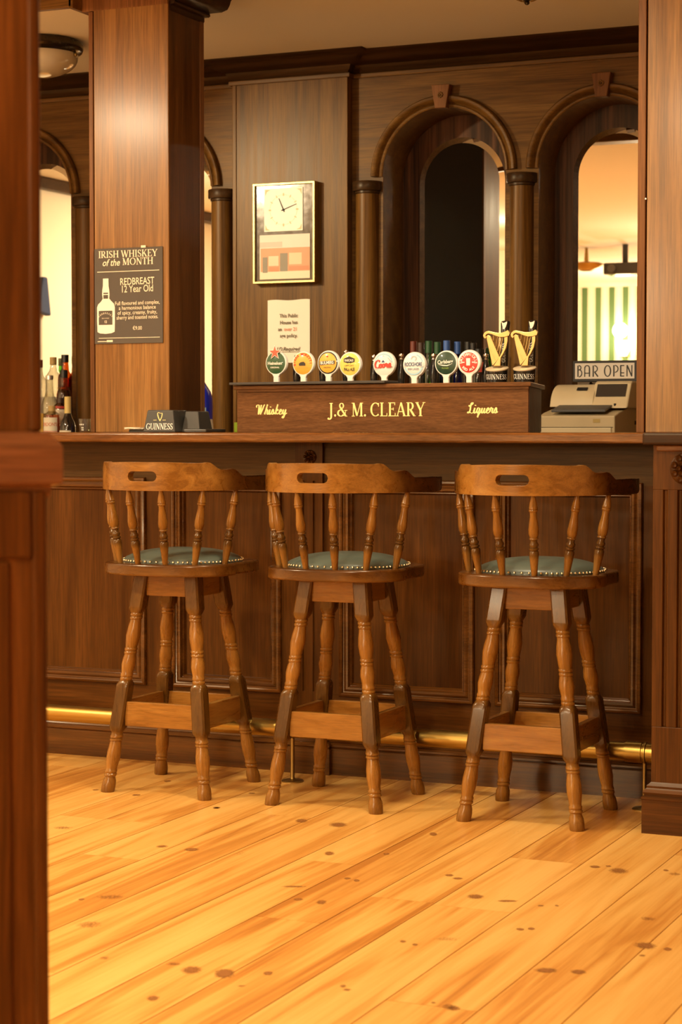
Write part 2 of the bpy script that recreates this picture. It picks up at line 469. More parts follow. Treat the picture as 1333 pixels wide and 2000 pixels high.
    if ch == '&':
        g.arc(0.42, 0.78, 0.16, 0.19, 0, 360, T * 0.75, t_, 18); g.arc(0.36, 0.25, 0.25, 0.225, 60, 330, T, t_, 18); g.seg(0.30, 0.68, 0.78, 0.04, T * 0.95)
        g.arc(0.52, 0.42, 0.26, 0.38, -75, 0, t_, t_ * 1.2, 8); g.bar(0.66, 0.42, 0.92, 0.47); g.bar(0.7, 0, 0.92, 0.05); return g, 0.96
    return g, 0.5
SCRIPT = {
 'W': ([[(0.08, 0.70), (0.02, 0.78), (0.08, 0.92), (0.24, 0.95), (0.30, 0.80), (0.22, 0.0)], [(0.22, 0.0), (0.42, 0.5), (0.56, 0.95)], [(0.56, 0.95), (0.50, 0.5), (0.44, 0.0)], [(0.44, 0.0), (0.68, 0.5), (0.84, 0.88), (0.94, 0.98)]], 0.84),
 'h': ([[(0.0, 0.05), (0.22, 0.5), (0.36, 1.0)], [(0.36, 1.0), (0.20, 0.5), (0.04, 0.0)], [(0.10, 0.2), (0.28, 0.48), (0.38, 0.40), (0.30, 0.10), (0.38, 0.0), (0.50, 0.14)]], 0.46),
 'i': ([[(0.0, 0.14), (0.14, 0.48)], [(0.14, 0.50), (0.08, 0.25), (0.06, 0.05), (0.14, 0.0), (0.26, 0.14)], [(0.19, 0.70), (0.20, 0.78)]], 0.24),
 's': ([[(0.0, 0.14), (0.20, 0.52), (0.24, 0.20), (0.14, 0.0), (0.02, 0.08)], [(0.14, 0.0), (0.28, 0.06), (0.36, 0.14)]], 0.33),
 'k': ([[(0.0, 0.05), (0.22, 0.5), (0.36, 1.0)], [(0.36, 1.0), (0.20, 0.5), (0.04, 0.0)], [(0.12, 0.24), (0.32, 0.50), (0.36, 0.40), (0.16, 0.26), (0.28, 0.02), (0.44, 0.14)]], 0.42),
 'e': ([[(0.0, 0.16), (0.18, 0.24), (0.30, 0.40), (0.22, 0.50), (0.08, 0.30), (0.10, 0.04), (0.22, 0.0), (0.38, 0.14)]], 0.35),
 'y': ([[(0.0, 0.14), (0.14, 0.48), (0.08, 0.15), (0.14, 0.0), (0.28, 0.20), (0.40, 0.50)], [(0.40, 0.50), (0.28, 0.0), (0.12, -0.36), (0.0, -0.30), (0.14, -0.14), (0.52, 0.14)]], 0.48),
 'L': ([[(0.14, 0.62), (0.10, 0.74), (0.22, 0.72), (0.40, 0.84), (0.46, 0.98), (0.34, 0.97), (0.25, 0.72), (0.20, 0.34), (0.10, 0.06), (-0.04, 0.02), (0.0, 0.13), (0.15, 0.09), (0.34, 0.0), (0.54, 0.10)]], 0.48),
 'q': ([[(0.34, 0.44), (0.18, 0.50), (0.06, 0.20), (0.12, 0.0), (0.26, 0.16), (0.36, 0.48)], [(0.36, 0.48), (0.22, -0.05), (0.12, -0.40)], [(0.12, -0.40), (0.26, -0.1), (0.46, 0.14)]], 0.42),
 'u': ([[(0.0, 0.14), (0.14, 0.48), (0.06, 0.10), (0.14, 0.0), (0.28, 0.20), (0.38, 0.48)], [(0.38, 0.48), (0.30, 0.12), (0.36, 0.0), (0.48, 0.14)]], 0.45),
 'r': ([[(0.0, 0.14), (0.14, 0.52), (0.18, 0.42), (0.30, 0.44), (0.22, 0.12), (0.30, 0.0), (0.42, 0.14)]], 0.38),
 'o': ([[(0.24, 0.48), (0.08, 0.40), (0.06, 0.08), (0.18, 0.0), (0.32, 0.22), (0.24, 0.48), (0.38, 0.40)]], 0.36),
 'C': ([[(0.62, 0.72), (0.66, 0.90), (0.50, 0.98), (0.24, 0.80), (0.10, 0.40), (0.22, 0.04), (0.44, 0.04), (0.60, 0.16)]], 0.56),
 'a': ([[(0.34, 0.44), (0.18, 0.50), (0.06, 0.20), (0.12, 0.0), (0.26, 0.16), (0.36, 0.48)], [(0.36, 0.48), (0.30, 0.12), (0.34, 0.0), (0.46, 0.14)]], 0.43),
 'l': ([[(0.0, 0.1), (0.24, 0.6), (0.32, 0.95), (0.22, 0.9), (0.08, 0.25), (0.10, 0.0), (0.24, 0.14)]], 0.22),
 'b': ([[(0.0, 0.1), (0.24, 0.6), (0.32, 0.95), (0.22, 0.9), (0.08, 0.25), (0.12, 0.0), (0.28, 0.12), (0.30, 0.40), (0.20, 0.36), (0.46, 0.38)]], 0.40),
 'g': ([[(0.34, 0.44), (0.18, 0.50), (0.06, 0.20), (0.12, 0.0), (0.26, 0.16), (0.36, 0.48)], [(0.36, 0.48), (0.26, 0.0), (0.10, -0.36), (0.0, -0.26), (0.20, -0.06), (0.46, 0.14)]], 0.42),
}
def letters(text, height, style='serif', track=0.0, xs=1.0, align='C', ws=0.13, shear=0.0):
    """list of polygons in a local x-y plane, baseline at y = 0"""
    out = []; x = 0.0
    for ch in text:
        if style == 'serif': g, adv = serif_glyph(ch); polys = g.p
        else:
            if ch == ' ': x += 0.3; continue
            g = Pen(); ss, adv = SCRIPT[ch]
            for s in ss: g.stroke(s, ws)
            polys = g.p
        for p in polys: out.append([((q[0] + x + shear * q[1]) * height * xs, q[1] * height) for q in p])
        x += adv + track
    W = (x - track) * height * xs
    d = {'C': -W / 2, 'L': 0.0, 'R': -W}[align]
    return [[(q[0] + d, q[1]) for q in p] for p in out]
def put(mb, polys, frame, at=(0, 0), rot=0.0, thick=0.0006, mat=0):
    """frame = (origin, right, up, normal)"""
    o, r, u, n = [Vector(q) for q in frame]
    c, s = cos(rot), sin(rot)
    k = 0
    for p in polys:
        k = (k + 1) % 5
        h = thick * (1 + 0.06 * k)
        to = lambda x, y, hh: tuple(o + r * (at[0] + c * x - s * y) + u * (at[1] + s * x + c * y) + n * hh)
        mb.prism(p, 0.0, h, to, mat)
    return mb
_font_cache = {}
def plain_text(text, size, xs=1.0, shear=0.0, bold=0.0, align='CENTER'):
    """(verts, faces) of the built-in font, flat, baseline at y = 0"""
    key = (text, size, xs, shear, bold, align)
    if key in _font_cache: return _font_cache[key]
    cu = bpy.data.curves.new('tmp', 'FONT'); cu.body = text; cu.size = size; cu.align_x = align
    cu.shear = shear; cu.offset = bold * size; cu.resolution_u = 3
    ob = bpy.data.objects.new('tmp', cu); COL.objects.link(ob)
    bpy.context.view_layer.update()
    me = bpy.data.meshes.new_from_object(ob.evaluated_get(bpy.context.evaluated_depsgraph_get()))
    r = ([(v.co.x * xs, v.co.y) for v in me.vertices], [tuple(p.vertices) for p in me.polygons])
    bpy.data.objects.remove(ob); bpy.data.curves.remove(cu); bpy.data.meshes.remove(me)
    _font_cache[key] = r
    return r
def put_text(mb, tx, frame, at=(0, 0), rot=0.0, h=0.0006, mat=0):
    o, r, u, n = [Vector(q) for q in frame]; c, s = cos(rot), sin(rot)
    mb.add([tuple(o + r * (at[0] + c * x - s * y) + u * (at[1] + s * x + c * y) + n * h) for x, y in tx[0]], tx[1], mat)
    return mb
def arc_text(mb, text, size, rad, mid, step, frame, at=(0, 0), inward=False, h=0.0006, mat=0, bold=0.0, xs=1.0):
    n = len(text)
    for i, ch in enumerate(text):
        if ch == ' ': continue
        a = mid - (i - (n - 1) / 2) * step if not inward else mid + (i - (n - 1) / 2) * step
        px, py = rad * cos(a), rad * sin(a)
        put_text(mb, plain_text(ch, size, xs, 0, bold), frame, (at[0] + px, at[1] + py), a - pi / 2 if not inward else a + pi / 2, h, mat)

# ------------------------------------------------------------------ the room
FLOOR_Y0, FLOOR_Y1, FX0, FX1, CZ = -5.4, 8.3, -6.7, 3.0, 2.74
def pine_mat():
    m, N, L, B = newmat('pine_boards')
    tc = N.new('ShaderNodeTexCoord'); at = N.new('ShaderNodeAttribute'); at.attribute_name = 'stain'
    comb = N.new('ShaderNodeCombineXYZ')
    sc = N.new('ShaderNodeMath'); sc.operation = 'MULTIPLY'; sc.inputs[1].default_value = 37.0
    L.new(at.outputs['Fac'], sc.inputs[0]); L.new(sc.outputs[0], comb.inputs[0]); L.new(sc.outputs[0], comb.inputs[1])
    addv = N.new('ShaderNodeVectorMath'); L.new(tc.outputs['Object'], addv.inputs[0]); L.new(comb.outputs[0], addv.inputs[1])
    def nz(sx, sy, det, dist):
        mp = N.new('ShaderNodeMapping'); mp.inputs['Scale'].default_value = (sx, sy, 1)
        n = N.new('ShaderNodeTexNoise'); n.inputs['Scale'].default_value = 1; n.inputs['Detail'].default_value = det; n.inputs['Distortion'].default_value = dist
        L.new(addv.outputs[0], mp.inputs[0]); L.new(mp.outputs[0], n.inputs['Vector']); return n.outputs['Fac']
    a = nz(14, 0.8, 4, 1.2); b = nz(95, 1.6, 4, 0.5); c = nz(5, 0.5, 2, 0.6)
    r = N.new('ShaderNodeValToRGB'); e = r.color_ramp.elements
    e[0].position = 0.30; e[0].color = (0.80, 0.455, 0.125, 1)
    e[1].position = 0.74; e[1].color = (0.46, 0.180, 0.030, 1)
    k = e.new(0.48); k.color = (0.72, 0.375, 0.088, 1)
    k = e.new(0.60); k.color = (0.60, 0.265, 0.050, 1)
    m1 = N.new('ShaderNodeMath'); m1.operation = 'MULTIPLY_ADD'; m1.inputs[1].default_value = 0.36
    L.new(b, m1.inputs[0]); L.new(a, m1.inputs[2])
    m2 = N.new('ShaderNodeMath'); m2.operation = 'MULTIPLY_ADD'; m2.inputs[1].default_value = 0.30
    L.new(c, m2.inputs[0]); L.new(m1.outputs[0], m2.inputs[2])
    m4 = N.new('ShaderNodeMath'); m4.operation = 'MULTIPLY_ADD'; m4.inputs[1].default_value = 0.20
    L.new(at.outputs['Fac'], m4.inputs[0]); L.new(m2.outputs[0], m4.inputs[2])
    m3 = N.new('ShaderNodeMath'); m3.operation = 'SUBTRACT'; m3.inputs[1].default_value = 0.435
    L.new(m4.outputs[0], m3.inputs[0]); L.new(m3.outputs[0], r.inputs[0])
    L.new(r.outputs[0], B.inputs['Base Color'])
    rr = N.new('ShaderNodeMapRange'); rr.inputs['To Min'].default_value = 0.22; rr.inputs['To Max'].default_value = 0.42
    L.new(b, rr.inputs['Value']); L.new(rr.outputs[0], B.inputs['Roughness'])
    B.inputs['Coat Weight'].default_value = 0.15; B.inputs['Coat Roughness'].default_value = 0.25
    bp = N.new('ShaderNodeBump'); bp.inputs['Strength'].default_value = 0.12; bp.inputs['Distance'].default_value = 0.002
    L.new(b, bp.inputs['Height']); L.new(bp.outputs[0], B.inputs['Normal'])
    return m
def knot_mat():
    m = bpy.data.materials.new('pine_knots'); m.use_nodes = True
    N = m.node_tree.nodes; L = m.node_tree.links; B = N['Principled BSDF']; out = N['Material Output']
    B.inputs['Base Color'].default_value = (0.30, 0.12, 0.03, 1); B.inputs['Roughness'].default_value = 0.35
    at = N.new('ShaderNodeAttribute'); at.attribute_name = 'stain'
    tc = N.new('ShaderNodeTexCoord'); nz = N.new('ShaderNodeTexNoise'); nz.inputs['Scale'].default_value = 160
    L.new(tc.outputs['Object'], nz.inputs['Vector'])
    ad = N.new('ShaderNodeMath'); ad.operation = 'MULTIPLY_ADD'; ad.inputs[1].default_value = 0.7
    L.new(nz.outputs['Fac'], ad.inputs[0]); L.new(at.outputs['Fac'], ad.inputs[2])
    mr = N.new('ShaderNodeMapRange'); mr.inputs['From Min'].default_value = 0.60; mr.inputs['From Max'].default_value = 1.18
    L.new(ad.outputs[0], mr.inputs[0])
    tr = N.new('ShaderNodeBsdfTransparent'); mx = N.new('ShaderNodeMixShader')
    L.new(mr.outputs[0], mx.inputs[0]); L.new(tr.outputs[0], mx.inputs[1]); L.new(B.outputs[0], mx.inputs[2]); L.new(mx.outputs[0], out.inputs[0])
    return m
KNOTS = [(-3.07, 4.936, 0.0324, 0.023, 0.5), (-2.581, 4.823, 0.0184, 0.0206, 1), (-2.676, 4.826, 0.0155, 0.0168, 0.8), (-2.797, 5.391, 0.0107, 0.0153, 0.8), (-2.556, 4.195, 0.0071, 0.0099, 1), (-2.502, 4.246, 0.0414, 0.0283, 0.5), (-2.408, 3.987, 0.0335, 0.0371, 0.5), (-2.001, 3.738, 0.0222, 0.0312, 0.8), (-1.923, 3.742, 0.0203, 0.0345, 1), (-2.06, 3.764, 0.0173, 0.0153, 0.6), (-1.973, 3.517, 0.013, 0.0203, 0.8), (-2.224, 3.745, 0.014, 0.0156, 0.5), (-1.847, 3.671, 0.0099, 0.0071, 0.6), (-2.431, 4.829, 0.0217, 0.0405, 0.3), (-2.471, 5.314, 0.0184, 0.0292, 0.8), (-2.345, 5.303, 0.0263, 0.0358, 0.8), (-2.208, 4.931, 0.0134, 0.0249, 0.9), (-2.061, 4.989, 0.008, 0.0124, 1), (-2.039, 5.291, 0.0103, 0.0228, 1), (-1.81, 4.815, 0.0106, 0.0131, 1), (-1.777, 4.789, 0.0118, 0.0111, 1), (-2.041, 4.673, 0.0093, 0.0129, 0.8), (-2.009, 4.661, 0.0071, 0.0128, 1), (-2.061, 4.413, 0.0121, 0.0135, 0.8), (-1.996, 4.41, 0.0128, 0.0234, 0.8), (-1.838, 3.781, 0.0104, 0.0151, 0.9), (-1.65, 3.756, 0.0075, 0.0108, 0.7), (-1.632, 3.735, 0.0094, 0.0095, 0.7), (-1.395, 3.708, 0.0157, 0.0201, 0.6), (-1.433, 3.721, 0.0066, 0.0079, 0.6), (-1.671, 4.144, 0.0081, 0.0128, 0.7), (-1.635, 4.129, 0.0062, 0.0084, 1), (-2.13, 4.534, 0.0331, 0.0107, 0.7), (-1.586, 4.205, 0.0334, 0.0201, 0.4), (-1.488, 5.066, 0.0131, 0.0147, 1), (-1.417, 5.046, 0.0254, 0.0351, 0.7), (-1.457, 5.088, 0.007, 0.0084, 1), (-1.666, 4.619, 0.021, 0.0258, 0.8), (-1.578, 4.608, 0.026, 0.0109, 0.8), (-1.46, 4.356, 0.009, 0.0113, 1), (-1.438, 4.372, 0.0078, 0.0113, 1), (-1.487, 4.595, 0.0094, 0.0089, 0.7), (-1.451, 4.611, 0.0043, 0.0071, 1), (-1.296, 4.044, 0.0234, 0.0193, 0.9), (-1.229, 4.061, 0.0158, 0.0178, 0.9), (-1.211, 4.575, 0.0208, 0.0219, 0.5), (-1.153, 4.331, 0.0237, 0.0302, 0.8), (-1.099, 4.322, 0.0086, 0.0134, 1), (-1.137, 4.246, 0.0078, 0.0087, 0.7), (-1.303, 5.101, 0.0065, 0.0104, 1), (-1.271, 5.068, 0.0184, 0.0204, 0.5), (-1.381, 3.701, 0.0141, 0.0168, 0.8), (-3.161, 5.739, 0.0129, 0.0181, 0.8), (-3.131, 5.478, 0.0133, 0.0168, 0.9), (-2.797, 5.392, 0.0116, 0.0156, 0.9), (-2.806, 5.655, 0.0111, 0.0121, 0.8), (-3.297, 5.503, 0.0112, 0.0123, 0.8)]
gaps = [-3.93, -3.745, -3.56, -3.375, -3.18, -3.02, -2.83, -2.645, -2.46, -2.255, -2.085, -1.91, -1.735, -1.53, -1.33, -1.15, -0.965, -0.78, -0.60]
x = -3.93
while x > FX0 + 0.2: x -= 0.185; gaps.insert(0, x)
gaps[0] = FX0
x = -0.60
while x < FX1 - 0.2: x += 0.185; gaps.append(x)
gaps[-1] = FX1
butts = {-2.83: [4.65], -2.085: [4.22], -1.735: [5.086, 4.50], -2.255: [4.83], -2.645: [5.364], -1.53: [3.70], -3.02: [3.9], -2.46: [3.60], -1.91: [4.515], -1.33: [5.3]}
mb = MB()
for i in range(len(gaps) - 1):
    xa, xb = gaps[i], gaps[i + 1]
    ys = [FLOOR_Y0] + sorted(butts.get(round(xa, 3), []))
    y = ys[-1] + random.uniform(1.2, 2.2)
    while y < FLOOR_Y1 - 0.5: ys.append(y); y += random.uniform(1.6, 2.8)
    ys.append(FLOOR_Y1)
    for j in range(len(ys) - 1):
        s = random.random(); g = 0.0014
        v = [(xa + g, ys[j] + g * .7, 0), (xb - g, ys[j] + g * .7, 0), (xb - g, ys[j + 1] - g * .7, 0), (xa + g, ys[j + 1] - g * .7, 0)]
        lo = [(p[0], p[1], -0.02) for p in v]
        mb.add(v + lo, [(0, 1, 2, 3), (0, 4, 5, 1), (1, 5, 6, 2), (2, 6, 7, 3), (3, 7, 4, 0)], 0, [s] * 8)
mb.box(FX0, FLOOR_Y0, -0.05, FX1, FLOOR_Y1, -0.02, 2)
Rv = Vector((cos(YAW), sin(YAW), 0)); Fv = Vector((-sin(YAW), cos(YAW), 0))
for (kx, ky, ka, kb, ks) in KNOTS:
    n = 16; c = Vector((kx, ky, 0.0004)); v = [tuple(c)]; st = [ks]
    for q, f in ((0.55, ks * 0.85), (1.0, ks * 0.42), (1.5, 0.0)):
        for j in range(n):
            a = 2 * pi * j / n
            v.append(tuple(c + Rv * (ka * q * cos(a)) + Fv * (kb * q * sin(a)))); st.append(f)
    fs = [(0, 1 + j, 1 + (j + 1) % n) for j in range(n)]
    for rr in range(2):
        o = 1 + rr * n
        fs += [(o + j, o + n + j, o + n + (j + 1) % n, o + (j + 1) % n) for j in range(n)]
    mb.add(v, fs, 1, st)
gap_m = plain('board_gap_dirt', (0.05, 0.022, 0.006), 0.8)
floor = tag(mb.build('floor', [pine_mat(), knot_mat(), gap_m], fixn=False), kind='structure')
tag(MB().box(FX0, FLOOR_Y0, CZ, FX1, FLOOR_Y1, CZ + 0.05).build('ceiling', ceil_m), kind='structure')
# left wall, plain cream: seen only in the back-bar mirrors
tag(MB().box(FX0 - 0.1, FLOOR_Y0, 0, FX0, FLOOR_Y1, CZ).build('wall_left', cream_wall), kind='structure')
tag(MB().box(FX1, FLOOR_Y0, 0, FX1 + 0.1, FLOOR_Y1, CZ).build('wall_right', cream_wall), kind='structure')
def stripes():
    m, N, L, B = newmat('striped_wallpaper')
    tc = N.new('ShaderNodeTexCoord'); sp = N.new('ShaderNodeSeparateXYZ'); L.new(tc.outputs['Object'], sp.inputs[0])
    mu = N.new('ShaderNodeMath'); mu.operation = 'MULTIPLY'; mu.inputs[1].default_value = 1 / 0.155; L.new(sp.outputs[0], mu.inputs[0])
    ad = N.new('ShaderNodeMath'); ad.inputs[1].default_value = 100.25; L.new(mu.outputs[0], ad.inputs[0])
    fr = N.new('ShaderNodeMath'); fr.operation = 'FRACT'; L.new(ad.outputs[0], fr.inputs[0])
    r = N.new('ShaderNodeValToRGB'); r.color_ramp.interpolation = 'CONSTANT'; e = r.color_ramp.elements
    e[0].position = 0; e[0].color = (0.10, 0.19, 0.07, 1); e[1].position = 0.44; e[1].color = (0.86, 0.80, 0.64, 1)
    for p, c in ((0.52, (0.60, 0.52, 0.34, 1)), (0.56, (0.88, 0.82, 0.68, 1)), (0.86, (0.60, 0.52, 0.34, 1)), (0.90, (0.86, 0.80, 0.64, 1))):
        k = e.new(p); k.color = c
    L.new(fr.outputs[0], r.inputs[0])
    gt = N.new('ShaderNodeMath'); gt.operation = 'GREATER_THAN'; gt.inputs[1].default_value = -5.25; L.new(sp.outputs[0], gt.inputs[0])
    mx = N.new('ShaderNodeMix'); mx.data_type = 'RGBA'; L.new(gt.outputs[0], mx.inputs[0]); L.new(r.outputs[0], mx.inputs[6]); mx.inputs[7].default_value = (0.86, 0.78, 0.60, 1)
    L.new(mx.outputs[2], B.inputs['Base Color']); B.inputs['Roughness'].default_value = 0.7
    return m
tag(MB().box(FX0, FLOOR_Y0 - 0.1, 0, FX1, FLOOR_Y0, CZ).build('wall_rear', stripes()), kind='structure')
# crown of the left wall (a dark rail seen in the mirror above the bottles)
tag(MB().box(FX0, FLOOR_Y0, CZ - 0.075, FX0 + 0.06, FLOOR_Y1, CZ).build('trim_1', crown_m, bevel=0.01), kind='structure')

# ------------------------------------------------------------------ back wall with arched niches
WY, PY_, NY, SPZ = 7.65, 7.60, 7.87, 2.225
RIN, ROUT = 0.27, 0.32
BAYS = [-5.64, -4.965, -4.255, -2.908, -2.228, -1.548]
mb = MB()
ZT = 2.74; ZB = 0.0
for c in BAYS:
    zb = 1.0
    # front skin around the arch: fans between the outer frame and the arch
    A = arcpts(c, SPZ, RIN, pi, 0, 28)
    for i in range(28):
        (xa, za), (xb, zb2) = A[i], A[i + 1]
        mb.add([(xa, WY, za), (xb, WY, zb2), (xb, WY, ZT), (xa, WY, ZT)], [(0, 1, 2, 3)])
        mb.add([(xa, WY, za), (xb, WY, zb2), (xb, NY, zb2), (xa, NY, za)], [(0, 3, 2, 1)])
    for s in (-1, 1):
        xi, xo = c + s * RIN, c + s * 0.34
        mb.add([(xi, WY, ZB), (xo, WY, ZB), (xo, WY, ZT), (xi, WY, ZT)], [(0, 1, 2, 3)])
        mb.add([(xi, WY, zb), (xi, WY, SPZ), (xi, NY, SPZ), (xi, NY, zb)], [(0, 1, 2, 3)])
    mb.add([(c - RIN, WY, ZB), (c + RIN, WY, ZB), (c + RIN, WY, zb), (c - RIN, WY, zb)], [(0, 1, 2, 3)])
    mb.add([(c - RIN, WY, zb), (c + RIN, WY, zb), (c + RIN, NY, zb), (c - RIN, NY, zb)], [(0, 1, 2, 3)])
for xa, xb in ((FX0, BAYS[0] - 0.34), (-4.625, -4.595), (-5.305, -5.30), (-3.915, -3.248), (BAYS[-1] + 0.34, FX1)):
    mb.add([(xa, WY, ZB), (xb, WY, ZB), (xb, WY, ZT), (xa, WY, ZT)], [(0, 1, 2, 3)])
mb.box(FX0, NY + 0.02, 0, FX1, NY + 0.12, ZT)
wall = tag(mb.build('wall_back', ven_x, fixn=False), kind='structure')
# striped veneer lining the back of each niche, then its bevelled mirror
for i, c in enumerate(BAYS):
    out = [(c - RIN - 0.03, 1.0)] + arcpts(c, SPZ, RIN + 0.03, pi, 0, 28) + [(c + RIN + 0.03, 1.0)]
    MB().prism([(q[0], q[1]) for q in out], NY, NY + 0.012, lambda a, b, h: (a, h, b)).build('niche_panel', dark_z, wall)
    r0, r1 = 0.192, 0.168
    o = [(c - r0, 1.02)] + arcpts(c, SPZ - 0.015, r0, pi, 0, 32) + [(c + r0, 1.02)]
    n_ = [(c - r1, 1.044)] + arcpts(c, SPZ - 0.015, r1, pi, 0, 32) + [(c + r1, 1.044)]
    k = len(o)
    lab = {-2.908: 'dark arched mirror in the niche above the beer taps', -2.228: 'bright arched mirror above the cash register', -4.965: 'cream arched mirror behind the spirit bottles at far left', -4.255: 'arched mirror half hidden behind the square column'}
    t = thing('arched_mirror', lab.get(c, 'arched mirror in a niche of the back wall hidden by wood'), 'mirror', (c, NY, 1.02), 0, 'bevelled mirrors of the back wall')
    MB().add([(a - c, -0.0045, b - 1.02) for a, b in n_], [tuple(range(k))]).build('mirror_glass', mirror_m, t, fixn=False)
    f = [(j, (j + 1) % k, k + (j + 1) % k, k + j) for j in range(k)]
    MB().add([(a - c, -0.0012, b - 1.02) for a, b in o] + [(a - c, -0.0045, b - 1.02) for a, b in n_], f).build('bevelled_edge', mirror_m, t, smooth=30, fixn=False)
# pilaster carrying the clock
t = thing('wall_pilaster', 'flat wood veneer pilaster behind the clock and the age notice', 'pilaster', (-3.5875, PY_, 0))
MB().box(-0.2685, 0, 1.0, 0.2685, 0.05, 2.70).build('panel', ven_z, t, bevel=0.002)
MB().box(-0.2685, -0.004, 1.0, -0.250, 0.0, 2.66).build('edge_strip', ven_z, t, bevel=0.002)
# crown moulding following the pilaster
crown_prof = [(0.0, 2.659), (0.006, 2.667), (0.014, 2.672), (0.02, 2.682), (0.024, 2.69), (0.05, 2.70), (0.075, 2.712), (0.092, 2.722), (0.105, 2.728), (0.112, 2.740)]
pathc = [(FX0, WY), (-3.856, WY), (-3.856, PY_), (-3.319, PY_), (-3.319, WY), (FX1, WY)]
tag(MB().sweep(pathc, [(-o, h) for o, h in crown_prof], lambda a, b, h: (a, b, h)).build('trim_2', crown_m, smooth=35), kind='structure')

tag(MB().sweep(pathc, [(-o, h) for o, h in [(0.0, 2.640), (0.012, 2.640), (0.013, 2.642), (0.013, 2.656), (0.011, 2.658), (0.0, 2.659)]], lambda a, b, h: (a, b, h)).build('trim_3', ven_x, smooth=30), kind='structure')  # bead in paler wood than the crown: its light is put into the colour
# archivolts with keystones, half columns with capitals
arch_prof = [(0.0, 0.0), (0.0, 0.010), (0.004, 0.013), (0.010, 0.013), (0.013, 0.008), (0.016, 0.006), (0.020, 0.012), (0.026, 0.022), (0.034, 0.027), (0.043, 0.027), (0.048, 0.022), (0.050, 0.014), (0.050, 0.0)]
for c, lab in ((-5.64, 'arch moulding hidden behind the foreground post'), (-4.965, 'arch moulding over the mirror at the far left of the back wall'), (-4.255, 'arch moulding whose right end shows beside the square column'), (-2.908, 'arch moulding over the dark mirror behind the taps'), (-2.228, 'arch moulding over the bright mirror above the cash register'), (-1.548, 'arch moulding hidden behind the right pillar')):
    t = thing('arch_moulding', lab, 'moulding', (c, WY, SPZ), 0, 'arch mouldings of the back wall')
    p = arcpts(0, 0, RIN, 0, pi, 40)
    MB().sweep(p, [(-o, h) for o, h in arch_prof], lambda a, b, h: (a, -h, b)).build('archivolt', ven_x, t, smooth=40)
    ks = [(-0.024, 0.262), (0.024, 0.262), (0.040, 0.358), (-0.040, 0.358)]
    kk = MB().prism(ks, 0.0, 0.042, lambda a, b, h: (a, -h, b)).build('keystone', colm_side, t, bevel=0.003)
    rm = MB()
    for j in range(8):
        a = 2 * pi * j / 8
        rm.lathe([(0.0045, 0), (0.0035, 0.004), (0.0, 0.005)], (0.009 * cos(a), 0, 0.315 + 0.009 * sin(a)), 8, Matrix.Rotation(pi / 2, 4, 'X'))
    rm.lathe([(0.004, 0), (0.003, 0.005), (0.0, 0.006)], (0, 0, 0.315), 8, Matrix.Rotation(pi / 2, 4, 'X'))
    for p_ in range(len(rm.v)): rm.v[p_] = (rm.v[p_][0], rm.v[p_][1] - 0.042, rm.v[p_][2])
    rm.build('rosette', ven_x, kk, smooth=50)
COLS = [(-5.29, 'round half column hidden left of the spirit bottles'), (-4.615, 'round half column between the bottles and the square column'), (-3.93, 'round half column left of the clock pilaster'), (-3.248, 'round half column right of the clock pilaster'), (-2.568, 'round half column between the two mirrors behind the stout taps'), (-1.888, 'round half column hidden behind the right pillar')]
for cx_, lab in COLS:
    t = thing('half_column', lab, 'column', (cx_, WY, 1.0), 0, 'half columns of the back wall')
    MB().lathe([(0.050, 0.0), (0.050, 1.16)], n=28).build('shaft', ven_z, t, smooth=40)
    MB().lathe([(0.050, 1.155), (0.054, 1.158), (0.054, 1.166), (0.062, 1.168), (0.064, 1.172), (0.064, 1.204), (0.062, 1.207), (0.0, 1.207)], n=28).build('capital', crown_m, t, smooth=40)
# ------------------------------------------------------------------ header, square column, right pillar
CX0, CX1, CY0, CY1 = -3.668, -3.347, 6.10, 6.362
t = thing('square_column', 'square wooden column standing on the bar counter and carrying the whiskey board', 'column', (CX0, CY0, 1.161))
W_, D_ = CX1 - CX0, CY1 - CY0
MB().box(0.021, 0.0, 0, W_, D_, 1.56).build('shaft', colm_z, t, bevel=0.0025)
MB().box(0.0, 0.0, 0, 0.0175, D_, 1.49).build('corner_strip', colm_side, t, bevel=0.002)
MB().box(W_ - 0.004, 0.004, 0, W_ + 0.0012, D_ - 0.03, 1.50).build('side_veneer', mah_z, t)
MB().box(0.006, D_ - 0.001, 0, W_ - 0.006, D_ + 0.004, 1.50).build('rear_shade_board', plain('shade_black_board', (0.010, 0.007, 0.005), 0.5), t)  # added board: shade of the column back put in as near-black colour
MB().box(W_ - 0.03, D_ - 0.028, 0, W_ + 0.0025, D_ + 0.003, 1.50).build('rear_bead', colm_side, t, bevel=0.002)
cp = [(0.0, 1.468), (0.004, 1.478), (0.004, 1.492), (0.016, 1.494), (0.020, 1.500), (0.018, 1.508), (0.024, 1.510), (0.050, 1.516), (0.066, 1.528), (0.072, 1.545), (0.075, 1.56), (0.085, 1.575), (0.0, 1.579)]
MB().sweep([(W_, 0.012), (W_, D_), (0.02, D_)], [(-o, h) for o, h in cp], lambda a, b, h: (a, b, h)).build('capital_moulding', cap_m, t, smooth=35)
t = thing('ceiling_beam', 'boxed wooden beam running left from the top of the square column', 'beam', (-5.3, 6.04, 2.66))
MB().box(0.0, 0.0, 0.0, 1.60, 0.03, 0.08).build('beam_box', ven_x, t, bevel=0.004)
MB().box(1.585, 0.0, -0.004, 1.605, 0.33, 0.08).build('return_board', ven_x, t, bevel=0.003)
MB().box(1.605, 0.058, -0.008, 1.953, 0.32, 0.08).build('column_head', colm_side, t, bevel=0.003)

